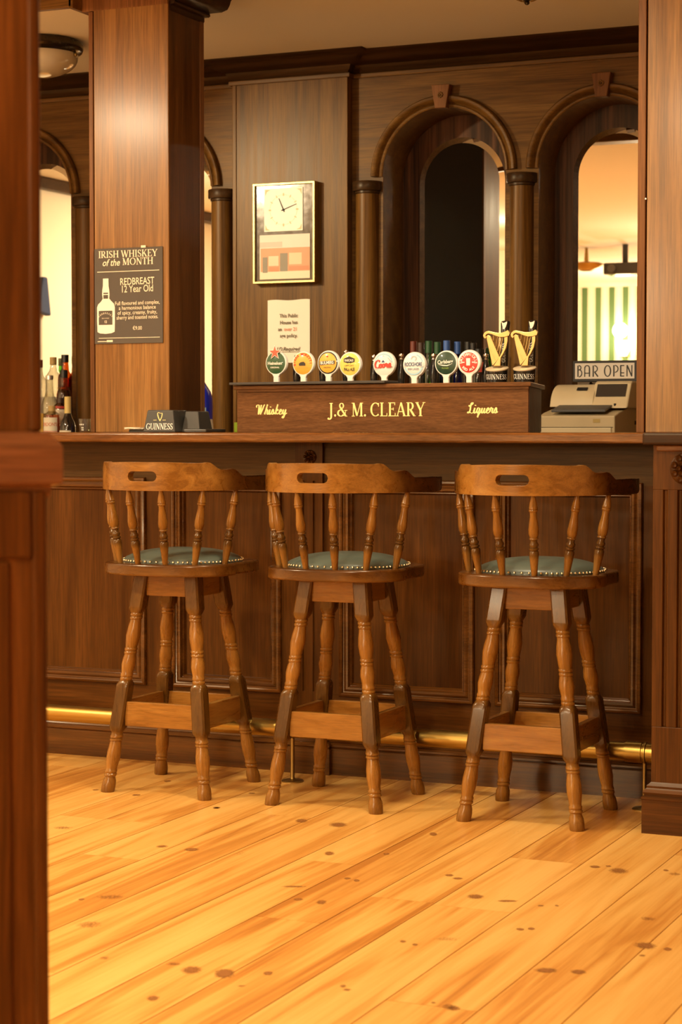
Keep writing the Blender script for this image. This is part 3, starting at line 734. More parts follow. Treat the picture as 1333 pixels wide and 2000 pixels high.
tag(MB().box(-5.6, 5.60, 2.668, 0.2, 5.72, CZ).build('ceiling_beam', ven_x, None, bevel=0.006), 'ceiling beam above the stools, met only as a dark band in the bright mirror', 'beam')
t = thing('right_pillar', 'wood veneered pillar rising from the right end of the bar counter', 'pillar', (-1.664, 6.10, 1.161))
MB().box(0.029, 0.0, 0, 0.70, 0.30, 1.579).build('shaft', colm_z, t, bevel=0.0025)
MB().box(0.0, -0.003, 0, 0.0255, 0.30, 1.579).build('corner_strip', colm_side, t, bevel=0.002)
MB().lathe([(0.003, 0), (0.0028, 0.003), (0.0, 0.004)], (0, 0, 0), 10, Matrix.Rotation(pi / 2, 4, 'X')).build('pin', white_pl, t, smooth=60, loc=(0.027, -0.003, 0.735))

# ------------------------------------------------------------------ bar counter
BX0, BX1, BY = -5.3, -1.4695, 6.09
bar = thing('bar_counter', 'long panelled dark wood bar front behind the three stools', 'bar', (0, 0, 0))
mb = MB()
mb.box(BX0, BY + 0.012, 0.0, BX1, BY + 0.05, 1.127)
mb.build('panel_board', mah_z, bar)
PAN = [(-4.55, -4.02), (-3.92, -3.436), (-3.331, -2.905), (-2.688, -2.203), (-2.130, -1.638)]
Z0p, Z1p = 0.266, 1.002
mb = MB(); mb.box(BX0, BY, 0.0, BX1, BY + 0.013, Z0p + 0.01)
mb.build('bottom_rail', mah_x, bar)
MB().box(BX0, BY, Z1p - 0.01, BX1, BY + 0.013, 1.127).build('frieze', frieze_m, bar)
edges = [BX0] + [e for p in PAN for e in p] + [BX1]
for i in range(0, len(edges), 2):
    a, b = edges[i], edges[i + 1]
    MB().box(a - 0.012, BY + 0.0005, Z0p, b + 0.012, BY + 0.013, Z1p).build('stile', mah_z, bar)
pm = [(0.0, 0.0), (0.0, 0.008), (0.003, 0.013), (0.009, 0.015), (0.014, 0.013), (0.016, 0.007), (0.019, 0.006), (0.027, 0.010), (0.034, 0.009), (0.037, 0.001), (0.040, -0.002), (0.043, -0.001), (0.046, -0.006), (0.048, -0.012)]
for a, b in PAN:
    MB().sweep([(a, Z0p), (b, Z0p), (b, Z1p), (a, Z1p)], pm, XZ(BY), closed=True).build('panel_moulding', mould_m, bar, smooth=30)
# small fluted pilaster with a carved rosette between second and third panel
pl0, pl1 = -2.846, -2.745
def fluted(x0, x1, y, z0, z1, yb, fl, fw=0.010, fd=0.007):
    m = MB(); za, zb = 0.17 + z0, z1 - 0.13
    m.box(x0, y, z0, x1, yb, za); m.box(x0, y, zb, x1, yb, z1)
    pts = [(x0, y)]
    for f in fl: pts += [(f - fw / 2, y), (f - fw / 4, y + fd), (f + fw / 4, y + fd), (f + fw / 2, y)]
    pts += [(x1, y), (x1, yb), (x0, yb)]
    m.prism(pts, za, zb)
    return m
fluted(pl0, pl1, BY - 0.016, 0.11, 1.127, BY + 0.01, [-2.815, -2.776]).build('pilaster', mah_z, bar)
def rosette(r, y, x, z, lobes=8):
    m = MB(); M = Matrix.Rotation(pi / 2, 4, 'X')
    m.lathe([(r * 0.98, 0), (r, 0.003), (r * 0.9, 0.006), (r * 0.55, 0.005), (r * 0.5, 0.004)], (x, y, z), 28, M, cap=False)
    for ring, nn, rr, s in ((0.74, lobes, 0.25, 1.0), (0.40, lobes - 2, 0.20, 1.35)):
        for j in range(nn):
            a = 2 * pi * j / nn + ring
            m.lathe([(r * rr, 0.003), (r * rr * 0.9, 0.006 * s), (r * rr * 0.55, 0.0095 * s), (r * rr * 0.25, 0.0075 * s), (0, 0.007 * s)], (x + r * ring * cos(a), y, z + r * ring * sin(a)), 10, M, cap=False)
    m.lathe([(r * 0.22, 0.004), (r * 0.18, 0.013), (0, 0.016)], (x, y, z), 12, M, cap=False)
    return m
rosette(0.024, BY - 0.016, -2.791, 1.078).build('rosette', mah_x, bar, smooth=50)
# skirting with a bead on top, stepping out under the small pilaster
sk = [(0.0, 0.0), (0.020, 0.0), (0.020, 0.088), (0.016, 0.092), (0.020, 0.096), (0.020, 0.102), (0.014, 0.108), (0.006, 0.110), (0.0, 0.118)]
pth = [(BX0, BY), (-2.862, BY), (-2.862, BY - 0.018), (-2.730, BY - 0.018), (-2.730, BY), (BX1, BY)]
MB().sweep(pth, [(-o, h) for o, h in sk], lambda a, b, h: (a, b, h)).build('skirting', mould_m, bar, smooth=30)

def rounded_top(x0, y0, x1, y1, z0, z1, n, m, par, r=0.010):
    return MB().box(x0, y0, z0, x1, y1, z1).build(n, m, par, bevel=r, seg=3)
wt = tag(rounded_top(BX0, 5.93, -1.489, 6.62, 1.127, 1.161, 'bar_worktop', top_m, None, 0.008), 'polished reddish wood worktop running the length of the bar', 'worktop')
# fluted end pilaster with plinth, rosette and dark cap
ep = thing('bar_end_pilaster', 'fluted wooden pilaster with carved rosette closing the right end of the bar', 'pilaster', (0, 0, 0))
EY = 5.57
fluted(-1.469, -1.0, EY, 0.14, 1.127, 6.09, [-1.4325, -1.3905, -1.348, -1.306, -1.264], fw=0.013, fd=0.008).build('shaft', mah_z, ep, bevel=0.0015)
MB().sweep([(-1.469, 6.09), (-1.469, EY), (-1.0, EY)], [(-q, h) for q, h in [(0.0, 0.0), (0.022, 0.0), (0.022, 0.098), (0.024, 0.100), (0.024, 0.106), (0.017, 0.109), (0.017, 0.114), (0.020, 0.120), (0.015, 0.128), (0.010, 0.132), (0.011, 0.138), (0.004, 0.144), (0.0, 0.148)]][::1], lambda a, b, h: (a, b, h)).build('plinth', mah_x, ep, smooth=30)
rosette(0.047, EY, -1.372, 1.058, 9).build('rosette', mah_x, ep, smooth=50)
MB().box(-1.458, EY - 0.010, 1.108, -1.0, EY, 1.127).build('cap_bead', top_m, ep, bevel=0.006, seg=3)
MB().box(-1.488, 5.515, 1.127, -0.95, 6.62, 1.162).build('end_cap', cap_m, ep, bevel=0.007, seg=3)
# brass foot rail
fr = thing('foot_rail', 'long brass foot rail on slim posts along the bar front', 'rail', (0, 5.902, 0.176))
My = Matrix.Rotation(pi / 2, 4, 'Y')
MB().lathe([(0.029, 0.0), (0.029, 3.665)], (-5.3, 0, 0), 24, My).build('tube', brass, fr, smooth=40)
MB().lathe([(0.0, -0.004), (0.0325, -0.004), (0.0325, 0.048), (0.0300, 0.050), (0.0300, 0.054), (0.034, 0.056), (0.034, 0.061), (0.0300, 0.063), (0.0300, 0.10), (0.0, 0.10)], (-1.632, 0, 0), 24, My).build('end_collar', brass, fr, smooth=40)
for x in (-4.2, -2.777, -1.577):
    MB().lathe([(0.0, -0.176), (0.038, -0.176), (0.038, -0.173), (0.034, -0.170), (0.0085, -0.166), (0.007, -0.160), (0.0068, -0.03)], (x, 0, 0), 20).build('post', brass_dull, fr, smooth=40)

# ------------------------------------------------------------------ bar stools
def leg_mesh(sx, sy):
    f0, f1, H = Vector((0.177 * sx, 0.177 * sy, 0)), Vector((0.092 * sx, 0.088 * sy, 0.70)), 0.70
    # z, half size, squareness, stain
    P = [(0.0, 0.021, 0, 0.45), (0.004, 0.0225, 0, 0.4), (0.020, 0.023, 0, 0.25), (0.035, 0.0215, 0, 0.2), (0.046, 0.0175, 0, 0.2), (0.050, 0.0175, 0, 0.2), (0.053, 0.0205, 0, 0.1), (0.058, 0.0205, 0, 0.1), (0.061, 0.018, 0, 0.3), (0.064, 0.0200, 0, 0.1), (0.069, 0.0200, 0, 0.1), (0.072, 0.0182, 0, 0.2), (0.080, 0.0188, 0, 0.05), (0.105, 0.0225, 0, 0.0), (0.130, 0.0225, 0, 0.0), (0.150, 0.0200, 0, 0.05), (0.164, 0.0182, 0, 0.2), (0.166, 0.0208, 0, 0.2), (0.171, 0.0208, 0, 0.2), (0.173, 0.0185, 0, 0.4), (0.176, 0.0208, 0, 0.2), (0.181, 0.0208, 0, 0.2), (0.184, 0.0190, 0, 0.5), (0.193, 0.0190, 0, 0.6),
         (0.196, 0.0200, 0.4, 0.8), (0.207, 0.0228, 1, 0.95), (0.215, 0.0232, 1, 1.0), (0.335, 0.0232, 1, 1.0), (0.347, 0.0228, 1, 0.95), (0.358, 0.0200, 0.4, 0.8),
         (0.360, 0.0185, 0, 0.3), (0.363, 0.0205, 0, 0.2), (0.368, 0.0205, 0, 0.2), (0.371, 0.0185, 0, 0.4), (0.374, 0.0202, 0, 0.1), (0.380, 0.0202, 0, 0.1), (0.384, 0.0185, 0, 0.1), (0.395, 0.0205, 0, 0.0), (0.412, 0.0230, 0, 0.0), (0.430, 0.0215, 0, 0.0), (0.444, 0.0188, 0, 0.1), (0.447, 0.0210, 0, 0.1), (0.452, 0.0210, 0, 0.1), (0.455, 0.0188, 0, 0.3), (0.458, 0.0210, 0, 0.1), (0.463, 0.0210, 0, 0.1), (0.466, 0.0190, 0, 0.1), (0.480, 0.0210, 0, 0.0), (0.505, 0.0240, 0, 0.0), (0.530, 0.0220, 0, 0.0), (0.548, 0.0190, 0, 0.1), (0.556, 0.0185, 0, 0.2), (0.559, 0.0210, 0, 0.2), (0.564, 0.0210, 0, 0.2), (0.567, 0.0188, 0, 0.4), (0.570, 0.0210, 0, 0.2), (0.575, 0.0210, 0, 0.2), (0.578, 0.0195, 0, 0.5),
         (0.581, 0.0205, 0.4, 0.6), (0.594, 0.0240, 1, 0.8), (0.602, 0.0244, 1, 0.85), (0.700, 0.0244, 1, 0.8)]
    n = 24; v = []; st = []; mb = MB()
    for z, r, sq, s in P:
        c = f0.lerp(f1, z / H)
        for j in range(n):
            a = 2 * pi * (j + 0.5) / n
            q = 1.0 / max(abs(cos(a)), abs(sin(a)))
            k = 1 + sq * (min(q, 1.30) - 1)
            v.append((c.x + r * k * cos(a), c.y + r * k * sin(a), z)); st.append(s)
    f = [(i * n + j, i * n + (j + 1) % n, (i + 1) * n + (j + 1) % n, (i + 1) * n + j) for i in range(len(P) - 1) for j in range(n)]
    f += [tuple(range(n))[::-1], tuple((len(P) - 1) * n + j for j in range(n))]
    return mb.add(v, f, 0, st)
RA, RB, RY0 = 0.264, 0.335, 0.085
def rail_pt(phi, off):
    p = Vector((RA * sin(phi), RY0 - RB * cos(phi))); d = Vector((RA * cos(phi), RB * sin(phi))).normalized()
    return p + Vector((d.y, -d.x)) * off          # positive = outwards (towards the back)
def sm(x): x = max(0.0, min(1.0, x)); return x * x * (3 - 2 * x)
def make_stool(label):
    root = thing('bar_stool', label, 'bar stool', (0, 0, 0), 0, 'captain style bar stools in front of the bar')
    for sx, sy in ((-1, -1), (1, -1), (-1, 1), (1, 1)):
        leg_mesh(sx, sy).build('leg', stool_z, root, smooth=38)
    a = 0.1435; e = a - 0.018
    for s in (-1, 1):
        MB().box(-e, s * a - 0.010, 0.214, e, s * a + 0.010, 0.293).build('stretcher', stool_x, root, bevel=0.002)
        MB().box(s * a - 0.010, -e, 0.214, s * a + 0.010, e, 0.293).build('stretcher', stool_y, root, bevel=0.002)
        MB().box(-0.074, s * 0.091 - 0.010, 0.634, 0.074, s * 0.091 + 0.010, 0.700).build('apron', stool_x, root, bevel=0.002)
        MB().box(s * 0.095 - 0.010, -0.07, 0.634, s * 0.095 + 0.010, 0.07, 0.700).build('apron', stool_y, root, bevel=0.002)
    MB().box(-0.11, -0.107, 0.700, 0.11, 0.107, 0.704).build('swivel_plate', black_matt, root)
    # seat board: rounded D at the back, a notch, then the wider front
    o = []
    for k in range(0, 41):
        ph = -pi / 2 + pi * k / 40
        o.append((0.226 * math.copysign(abs(sin(ph)) ** 0.86, sin(ph)), -0.05 - 0.165 * abs(cos(ph)) ** 0.75))
    o += [(0.222, -0.045), (0.206, -0.040), (0.207, -0.010), (0.214, 0.05), (0.214, 0.12), (0.200, 0.165), (0.165, 0.195), (0.10, 0.208), (0, 0.212)]
    o += [(-x, y) for x, y in [(0.10, 0.208), (0.165, 0.195), (0.200, 0.165), (0.214, 0.12), (0.214, 0.05), (0.207, -0.010), (0.206, -0.040), (0.222, -0.045)]]
    m = MB().prism(o, 0.705, 0.7425)
    m.st = [0.90 if p[2] > 0.72 else 0.55 for p in m.v]
    m.build('seat', stool_x, root, smooth=40, bevel=0.006, seg=3)
    # padded leather cushion
    nr, na = 14, 64; v = [(0.0, 0.008, 0.786)]; f = []
    def edge(a, q):
        c, s = cos(a), sin(a)
        return (0.193 * q * math.copysign(abs(c) ** 0.86, c), 0.008 + (0.172 if s < 0 else 0.184) * q * math.copysign(abs(s) ** 0.86, s))
    for i in range(1, nr + 1):
        q = i / nr; h = 0.748 + 0.038 * (1 - q ** 2.6) ** 0.75
        for j in range(na):
            x, y = edge(2 * pi * j / na, q); v.append((x, y, h))
    for j in range(na):
        x, y = edge(2 * pi * j / na, 1.0); v.append((x, y, 0.7425))
    f = [(0, 1 + j, 1 + (j + 1) % na) for j in range(na)]
    for i in range(nr):
        b0 = 1 + i * na
        f += [(b0 + j, b0 + na + j, b0 + na + (j + 1) % na, b0 + (j + 1) % na) for j in range(na)]
    cu = MB().add(v, f).build('cushion', leather, root, smooth=70)
    nm = MB()
    for j in range(76):
        x, y = edge(2 * pi * j / 76, 1.012)
        nm.lathe([(0.0038, -0.002), (0.0036, 0.0015), (0.0022, 0.0030), (0.0, 0.0036)], (x, y, 0.7485), 7)
    nm.build('stud_trim', nail_m, cu, smooth=60)
    # curved back rail with hand slot and stepped arms
    PH = radians(97); NS = 96; sl = 0.049; zb, zm, zh = 0.9780, 1.0235, 0.0155
    cols = []
    ss = sorted(set([round(-PH + 2 * PH * k / NS, 5) for k in range(NS + 1)] + [round(math.asin((-sl + 2 * sl * k / 24) / RA), 5) for k in range(25)]))
    v = []; st = []; th = 0.0125
    for ph in ss:
        a = abs(ph)
        z1 = 1.0685 - 0.003 * sm((a - 0.2) / 0.5) - 0.022 * sm((a - 0.74) / 0.17) - 0.024 * sm((a - 1.03) / 0.17)
        z1 += 0.003 * sin(max(0, min(1, (a - 0.70) / 0.14)) * pi) + 0.003 * sin(max(0, min(1, (a - 0.96) / 0.16)) * pi)
        zb_ = zb
        if a > PH - 0.12:
            q = (a - (PH - 0.12)) / 0.12; k = 1 - sqrt(max(0, 1 - q * q)); z1 -= 0.012 * k; zb_ += 0.008 * k
        xs = RA * sin(ph)
        if abs(xs) < sl - 1e-4:
            d = sl - abs(xs)
            hh = zh if d > zh else sqrt(max(0, zh * zh - (zh - d) ** 2))
        else: hh = 0.0
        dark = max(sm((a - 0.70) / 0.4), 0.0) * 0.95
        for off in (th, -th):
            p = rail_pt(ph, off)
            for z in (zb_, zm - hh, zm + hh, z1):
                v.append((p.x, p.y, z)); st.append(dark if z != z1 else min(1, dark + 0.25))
    f = []; n = len(ss)
    for i in range(n - 1):
        A, B = i * 8, (i + 1) * 8
        f += [(A, B, B + 1, A + 1), (A + 2, B + 2, B + 3, A + 3), (A + 4, A + 5, B + 5, B + 4), (A + 6, A + 7, B + 7, B + 6)]
        f += [(A, A + 4, B + 4, B), (A + 3, B + 3, B + 7, A + 7), (A + 1, B + 1, B + 5, A + 5), (A + 2, A + 6, B + 6, B + 2)]
        xm = RA * sin((ss[i] + ss[i + 1]) / 2)
        if abs(xm) > sl - 1e-4:
            f.pop(); f.pop()
            
    E0, E1 = 0, (n - 1) * 8
    f += [(E0, E0 + 1, E0 + 5, E0 + 4), (E0 + 2, E0 + 3, E0 + 7, E0 + 6), (E1, E1 + 4, E1 + 5, E1 + 1), (E1 + 2, E1 + 6, E1 + 7, E1 + 3)]
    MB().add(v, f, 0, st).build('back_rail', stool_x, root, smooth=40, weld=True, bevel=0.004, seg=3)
    # turned spindles
    SP = [(0.0, 0.0080, 0.2), (0.06, 0.0088, 0.1), (0.22, 0.0118, 0.2), (0.27, 0.0132, 0.7), (0.31, 0.0125, 1.0), (0.325, 0.0095, 1.0), (0.335, 0.0125, 0.9), (0.352, 0.0125, 0.9), (0.362, 0.0098, 1.0), (0.385, 0.0125, 1.0), (0.405, 0.0120, 0.9), (0.42, 0.0092, 0.8), (0.452, 0.0092, 0.7), (0.462, 0.0120, 0.5), (0.475, 0.0120, 0.3), (0.482, 0.0105, 0.3), (0.52, 0.0135, 0.1), (0.58, 0.0138, 0.0), (0.66, 0.0118, 0.0), (0.74, 0.0095, 0.0), (0.79, 0.0095, 0.0), (0.80, 0.0118, 0.0), (0.815, 0.0122, 0.0), (0.825, 0.0108, 0.1), (0.838, 0.0122, 0.0), (0.85, 0.0112, 0.0), (0.90, 0.0098, 0.0), (0.955, 0.0068, 0.1), (1.0, 0.0062, 0.2)]
    for s in (-1, 1):
        for bx, by, ph in ((0.198, -0.075, 1.10), (0.135, -0.160, 0.705), (0.049, -0.196, 0.225)):
            tp = rail_pt(s * ph, 0)
            A = Vector((s * bx, by, 0.740)); B_ = Vector((tp.x, tp.y, 0.982)); d = B_ - A
            M = d.to_track_quat('Z', 'Y').to_matrix().to_4x4()
            MB().lathe([(r * 1.12, q * d.length) for q, r, _ in SP], tuple(A), 14, M, stain=[min(1, 0.25 + c) for _, _, c in SP]).build('spindle', stool_z, root, smooth=45)
    return root
s1 = make_stool('left bar stool, nearest the foreground post')
s1.location = (-3.070, 5.672, 0)
dup(s1, (-2.487, 5.685, 0), 0, 'middle bar stool, in front of the small fluted pilaster of the bar')
dup(s1, (-1.850, 5.687, 0), 0, 'right bar stool, nearest the fluted end pilaster of the bar')
# ------------------------------------------------------------------ tap box on the counter
LT = 1.322
A_, B2, C2, D2 = (-3.076, 6.09), (-1.983, 5.98), (-2.095, 6.45), (-3.10, 6.56)
fx = Vector((B2[0] - A_[0], B2[1] - A_[1], 0)); FW = fx.length; fx.normalize(); fn = Vector((fx.y, -fx.x, 0))
tb = thing('tap_box', 'long wooden fascia box with gilt lettering on the bar carrying the beer taps', 'tap box', (0, 0, 0))
MB().prism([A_, B2, C2, D2], 1.161, 1.308).build('body', [box_m], tb, bevel=0.002)
MB().prism([(C2[0] + 0.002, C2[1]), (B2[0] + 0.0012, B2[1] + 0.004), (B2[0] - 0.004, B2[1] + 0.004), (C2[0] - 0.004, C2[1])][::-1], 1.163, 1.307).build('end_panel', box_side, tb)
MB().prism([(A_[0] + 0.004, A_[1] - 0.0075), (B2[0] + 0.002, B2[1] - 0.006), (B2[0], B2[1] + 0.002), (A_[0] + 0.004, A_[1] + 0.001)], 1.300, 1.3075).build('bead', box_m, tb)
MB().prism([(A_[0] - 0.010, A_[1] - 0.011), (B2[0] + 0.012, B2[1] - 0.013), (C2[0] + 0.012, C2[1] + 0.01), (D2[0] - 0.01, D2[1] + 0.01)], 1.3075, LT).build('lid', box_m, tb, bevel=0.003, seg=3)
frame = (Vector((A_[0], A_[1], 0)) + fn * 0.0002, fx, Vector((0, 0, 1)), fn)
mb = MB()
put(mb, letters('J.& M. CLEARY', 0.0455, 'serif', 0.0, 0.97), frame, (0.546, 1.2145))
mb.build('shop_name_lettering', gold_paint, tb)
mb = MB(); put(mb, letters('Whiskey', 0.034, 'script', 0.03, 1.08, ws=0.125), frame, (0.140, 1.2225)); mb.build('left_script', gold_paint, tb)
mb = MB(); put(mb, letters('Liquers', 0.034, 'script', 0.03, 1.08, ws=0.125), frame, (0.938, 1.2235)); mb.build('right_script', gold_paint, tb)
o = Vector((A_[0], A_[1], 0)) + fx * -0.016 + fn * 0.026; o2 = o + fx * 0.608; o3 = o2 - fn * 0.10; o4 = o - fn * 0.10
tag(MB().prism([(q.x, q.y) for q in (o, o2, o3, o4)], LT + 0.0015, LT + 0.0105).build('bar_mat', rubber, None, bevel=0.002), 'dark rubber bar mat lying along the left half of the tap box lid', 'mat')

# ------------------------------------------------------------------ beer taps with round badges
BR = 0.0425
cols = {k: plain('print_' + k, v, 0.35, coat=0.3) for k, v in dict(green=(0.02, 0.085, 0.03), red=(0.62, 0.045, 0.03), orange=(0.86, 0.42, 0.05), amber=(0.86, 0.46, 0.06), yellow=(0.90, 0.66, 0.13), ice=(0.86, 0.86, 0.82), sky=(0.36, 0.62, 0.78), dkgreen=(0.008, 0.045, 0.022), black=(0.02, 0.018, 0.015), navy=(0.02, 0.05, 0.17), white=(0.90, 0.88, 0.80), gold=(0.62, 0.42, 0.10), star=(0.85, 0.12, 0.07), lime=(0.30, 0.50, 0.08), steel=(0.45, 0.52, 0.58)).items()}
def badge_disc(name, r0, r1, m, par, hoff, n=40, to=None):
    p = [(r1 * cos(2 * pi * j / n), r1 * sin(2 * pi * j / n)) for j in range(n)]
    return p
def dome_h(r): return 0.0125 - 0.0065 * (r / BR) ** 2
def dome(mb, r0, r1, h, n=40, rings=6, mat=0):
    v = []; f = []
    for i in range(rings + 1):
        r = r0 + (r1 - r0) * i / rings
        for j in range(n):
            a = 2 * pi * j / n
            v.append((r * cos(a), -(dome_h(r) + h), r * sin(a)))
    for i in range(rings):
        for j in range(n):
            f.append((i * n + j, i * n + (j + 1) % n, (i + 1) * n + (j + 1) % n, (i + 1) * n + j))
    return mb.add(v, f, mat)
def star_poly(r, q=0.40, n=5): return [((r if k % 2 == 0 else r * q) * cos(pi / 2 + pi * k / n), (r if k % 2 == 0 else r * q) * sin(pi / 2 + pi * k / n)) for k in range(2 * n)]
bfr = (Vector((0, 0, 0)), Vector((1, 0, 0)), Vector((0, 0, 1)), Vector((0, -1, 0)))
def poly_flat(mb, poly, h, mat=0):
    return mb.add([(x, -h, y) for x, y in poly], [tuple(range(len(poly)))], mat)
HH = 0.0135
def beer_tap(x, z, label, face, rim, draw, hx=0.058, hz=1.430, tilt=0.0):
    """root at the lid; badge centre at height z; handle to its right"""
    y = 6.205
    t = thing('beer_tap', label, 'beer tap', (x, y, LT), radians(-5), 'beer taps with round badges along the tap box')
    zc = z - LT
    bd = MB().lathe([(0.0, -0.010), (BR - 0.004, -0.010), (BR, -0.006), (BR, 0.004), (BR - 0.0015, 0.0065), (BR - 0.004, 0.0068)], n=40, M=Matrix.Rotation(pi / 2, 4, 'X'))
    dome(bd, 0.0, BR - 0.0025, -0.0002)
    b = bd.build('badge', white_pl, t, smooth=40, loc=(0, 0, zc), weld=True)
    dome(MB(), 0.0001, BR - 0.0045, 0.0003).build('badge_print', face, b, smooth=60)
    if rim: dome(MB(), BR - 0.0085, BR - 0.0044, 0.0006, rings=2).build('badge_ring', rim, b, smooth=60)
    draw(b)
    st = MB(); k = [(0.0105, 0.0), (0.0105, zc - BR - 0.006), (0.014, zc - BR + 0.0005), (0.021, zc - BR + 0.008)]
    pr_ = [(-q, h) for q, h in k] + [(q, h) for q, h in k[::-1]]
    st.prism(pr_[::-1], -0.0075, 0.0055, lambda a, b_, h: (a, h, b_)).build('stem', white_pl, t, bevel=0.003)
    hd = MB().lathe([(0.0, 0.0), (0.0105, 0.0), (0.0115, 0.02), (0.0135, 0.045), (0.0125, 0.065), (0.0085, 0.085), (0.0065, 0.093)], n=20).build('handle', black_pl, t, smooth=50, loc=(hx, 0.045, hz - LT - 0.114))
    MB().lathe([(0.0065, 0.093), (0.0078, 0.094), (0.0078, 0.097), (0.005, 0.099), (0.0085, 0.104), (0.0092, 0.109), (0.007, 0.1135), (0.0, 0.115)], n=18).build('handle_knob', chrome, hd, smooth=50)
    return t
def d_star(b):
    m = MB(); put_text(m, plain_text('Heineken', 0.0152, 1.0, 0, 0.022), bfr, (0, -0.006), 0, HH + 0.0005); put_text(m, plain_text('ORIGINAL', 0.0072, 1.1, 0, 0.02), bfr, (0, -0.018), 0, HH); m.build('lettering', cols['white'], b, fixn=False)
    m = MB(); m.prism([(x, y + 0.036) for x, y in star_poly(0.0265, 0.42)], 0.0115, 0.0145, lambda a, c, h: (a, -h, c)); s = m.build('star_edge', cols['white'], b)
    m = MB(); m.prism([(x, y + 0.036) for x, y in star_poly(0.0225, 0.40)], 0.0140, 0.0152, lambda a, c, h: (a, -h, c)); m.build('star', cols['star'], b)
def d_arc(b):
    m = MB(); arc_text(m, 'BIRRA MORETTI', 0.0125, 0.0275, radians(95), radians(15.5), bfr, (0, 0), h=HH - 0.0032, bold=0.03); m.build('lettering', cols['red'], b, fixn=False)
    m = MB(); put_text(m, plain_text("L'AUTENTICA", 0.0068, 1.0, 0, 0.01), bfr, (0, -0.016), 0, HH - 0.001); m.build('small_lettering', cols['gold'], b, fixn=False)
    m = MB(); poly_flat(m, [(-0.012, -0.008), (0.013, -0.008), (0.013, 0.0), (0.006, 0.006), (-0.006, 0.004), (-0.013, -0.001)], HH); m.build('printed_shape', cols['black'], b, fixn=False)
def d_band(b):
    m = MB(); poly_flat(m, [(-0.029, -0.0075), (0.029, -0.0045), (0.029, 0.0075), (-0.029, 0.0055)], HH); m.build('printed_band', cols['black'], b, fixn=False)
    m = MB(); put_text(m, plain_text("BULMERS", 0.0145, 0.88, 0, 0.03), bfr, (0, -0.0045), 0.035, HH + 0.0006); m.build('lettering', cols['white'], b, fixn=False)
    m = MB(); put_text(m, plain_text('ORIGINAL', 0.0060, 1.1, 0, 0.0), bfr, (0, -0.018), 0, HH - 0.001); m.build('small_lettering', cols['black'], b, fixn=False)
    m = MB(); poly_flat(m, [(x, y + 0.022) for x, y in star_poly(0.0045, 0.5, 6)], HH - 0.001); m.build('printed_dot', cols['red'], b, fixn=False)
def d_pale(b):
    m = MB(); poly_flat(m, [(-0.021, 0.008), (0, 0.001), (0.021, 0.008), (0.021, 0.019), (0, 0.027), (-0.021, 0.019)], HH - 0.0008)
    put_text(m, plain_text('HAPPY DAYS', 0.0085, 0.72, 0, 0.0), bfr, (0, -0.0075), 0, HH); put_text(m, plain_text('PALE ALE', 0.0150, 0.66, 0, 0.03), bfr, (0, -0.0225), 0, HH - 0.0016); m.build('lettering', cols['black'], b, fixn=False)
    m = MB(); put_text(m, plain_text("RASCALS", 0.0105, 0.80, 0, 0.03), bfr, (0, 0.0095), 0, HH + 0.0002); m.build('panel_lettering', cols['white'], b, fixn=False)
def d_mount(b):
    m = MB(); poly_flat(m, [(-0.034, 0.006), (0.034, 0.006), (0.031, 0.019), (0.022, 0.030), (0.0, 0.0365), (-0.022, 0.030), (-0.031, 0.019)], HH - 0.0042); m.build('printed_sky', cols['sky'], b, fixn=False)
    m = MB(); poly_flat(m, [(-0.036, 0.004), (0.036, 0.004), (0.030, 0.010), (0.018, 0.022), (0.012, 0.017), (0.0, 0.030), (-0.010, 0.018), (-0.016, 0.022), (-0.028, 0.010)], HH - 0.0030); m.build('printed_mountain', cols['steel'], b, fixn=False)
    m = MB(); poly_flat(m, [(-0.030, 0.004), (0.030, 0.004), (0.017, 0.013), (0.004, 0.010), (0.0, 0.024), (-0.004, 0.010), (-0.015, 0.013)], HH - 0.0024); poly_flat(m, [(-0.036, -0.010), (0.036, -0.010), (0.036, 0.005), (-0.036, 0.005)], HH - 0.0030); m.build('printed_snow', cols['ice'], b, fixn=False)
    m = MB(); poly_flat(m, [(-0.007, 0.005), (0.007, 0.005), (0.0, 0.014)], HH - 0.0008); m.build('printed_peak', cols['navy'], b, fixn=False)
    m = MB(); put(m, letters('Coors', 0.027, 'script', 0.02, 1.14, ws=0.17), (Vector((0, -HH + 0.0004, 0)), Vector((1, 0, 0)), Vector((0, 0, 1)), Vector((0, -1, 0))), (-0.001, -0.0125), 0.05); m.build('lettering', cols['red'], b)
def d_rock(b):
    m = MB(); n = 24; poly_flat(m, [(0.036 * cos(a), 0.036 * sin(a)) for a in [radians(-160) + radians(230) * k / n for k in range(n + 1)]], HH - 0.0042); m.build('printed_sea', cols['sky'], b, fixn=False)
    m = MB(); poly_flat(m, [(-0.037, -0.0075), (0.037, -0.0075), (0.037, 0.008), (-0.037, 0.008)], HH - 0.0034); m.build('printed_foam', cols['ice'], b, fixn=False)
    m = MB(); g = Pen(); g.arc(0.002, 0.0195, 0.009, 0.008, -70, 200, 0.005, 0.003, 16); put(m, g.p, (Vector((0, -HH + 0.002, 0)), Vector((1, 0, 0)), Vector((0, 0, 1)), Vector((0, -1, 0)))); m.build('printed_wave', cols['steel'], b)
    m = MB(); put_text(m, plain_text('ROCKSHORE', 0.0180, 0.62, 0, 0.02), bfr, (0, -0.0055), 0, HH); put_text(m, plain_text('IRISH LAGER', 0.0095, 0.80, 0, 0.0), bfr, (0, -0.0185), 0, HH - 0.0008); m.build('lettering', cols['navy'], b, fixn=False)
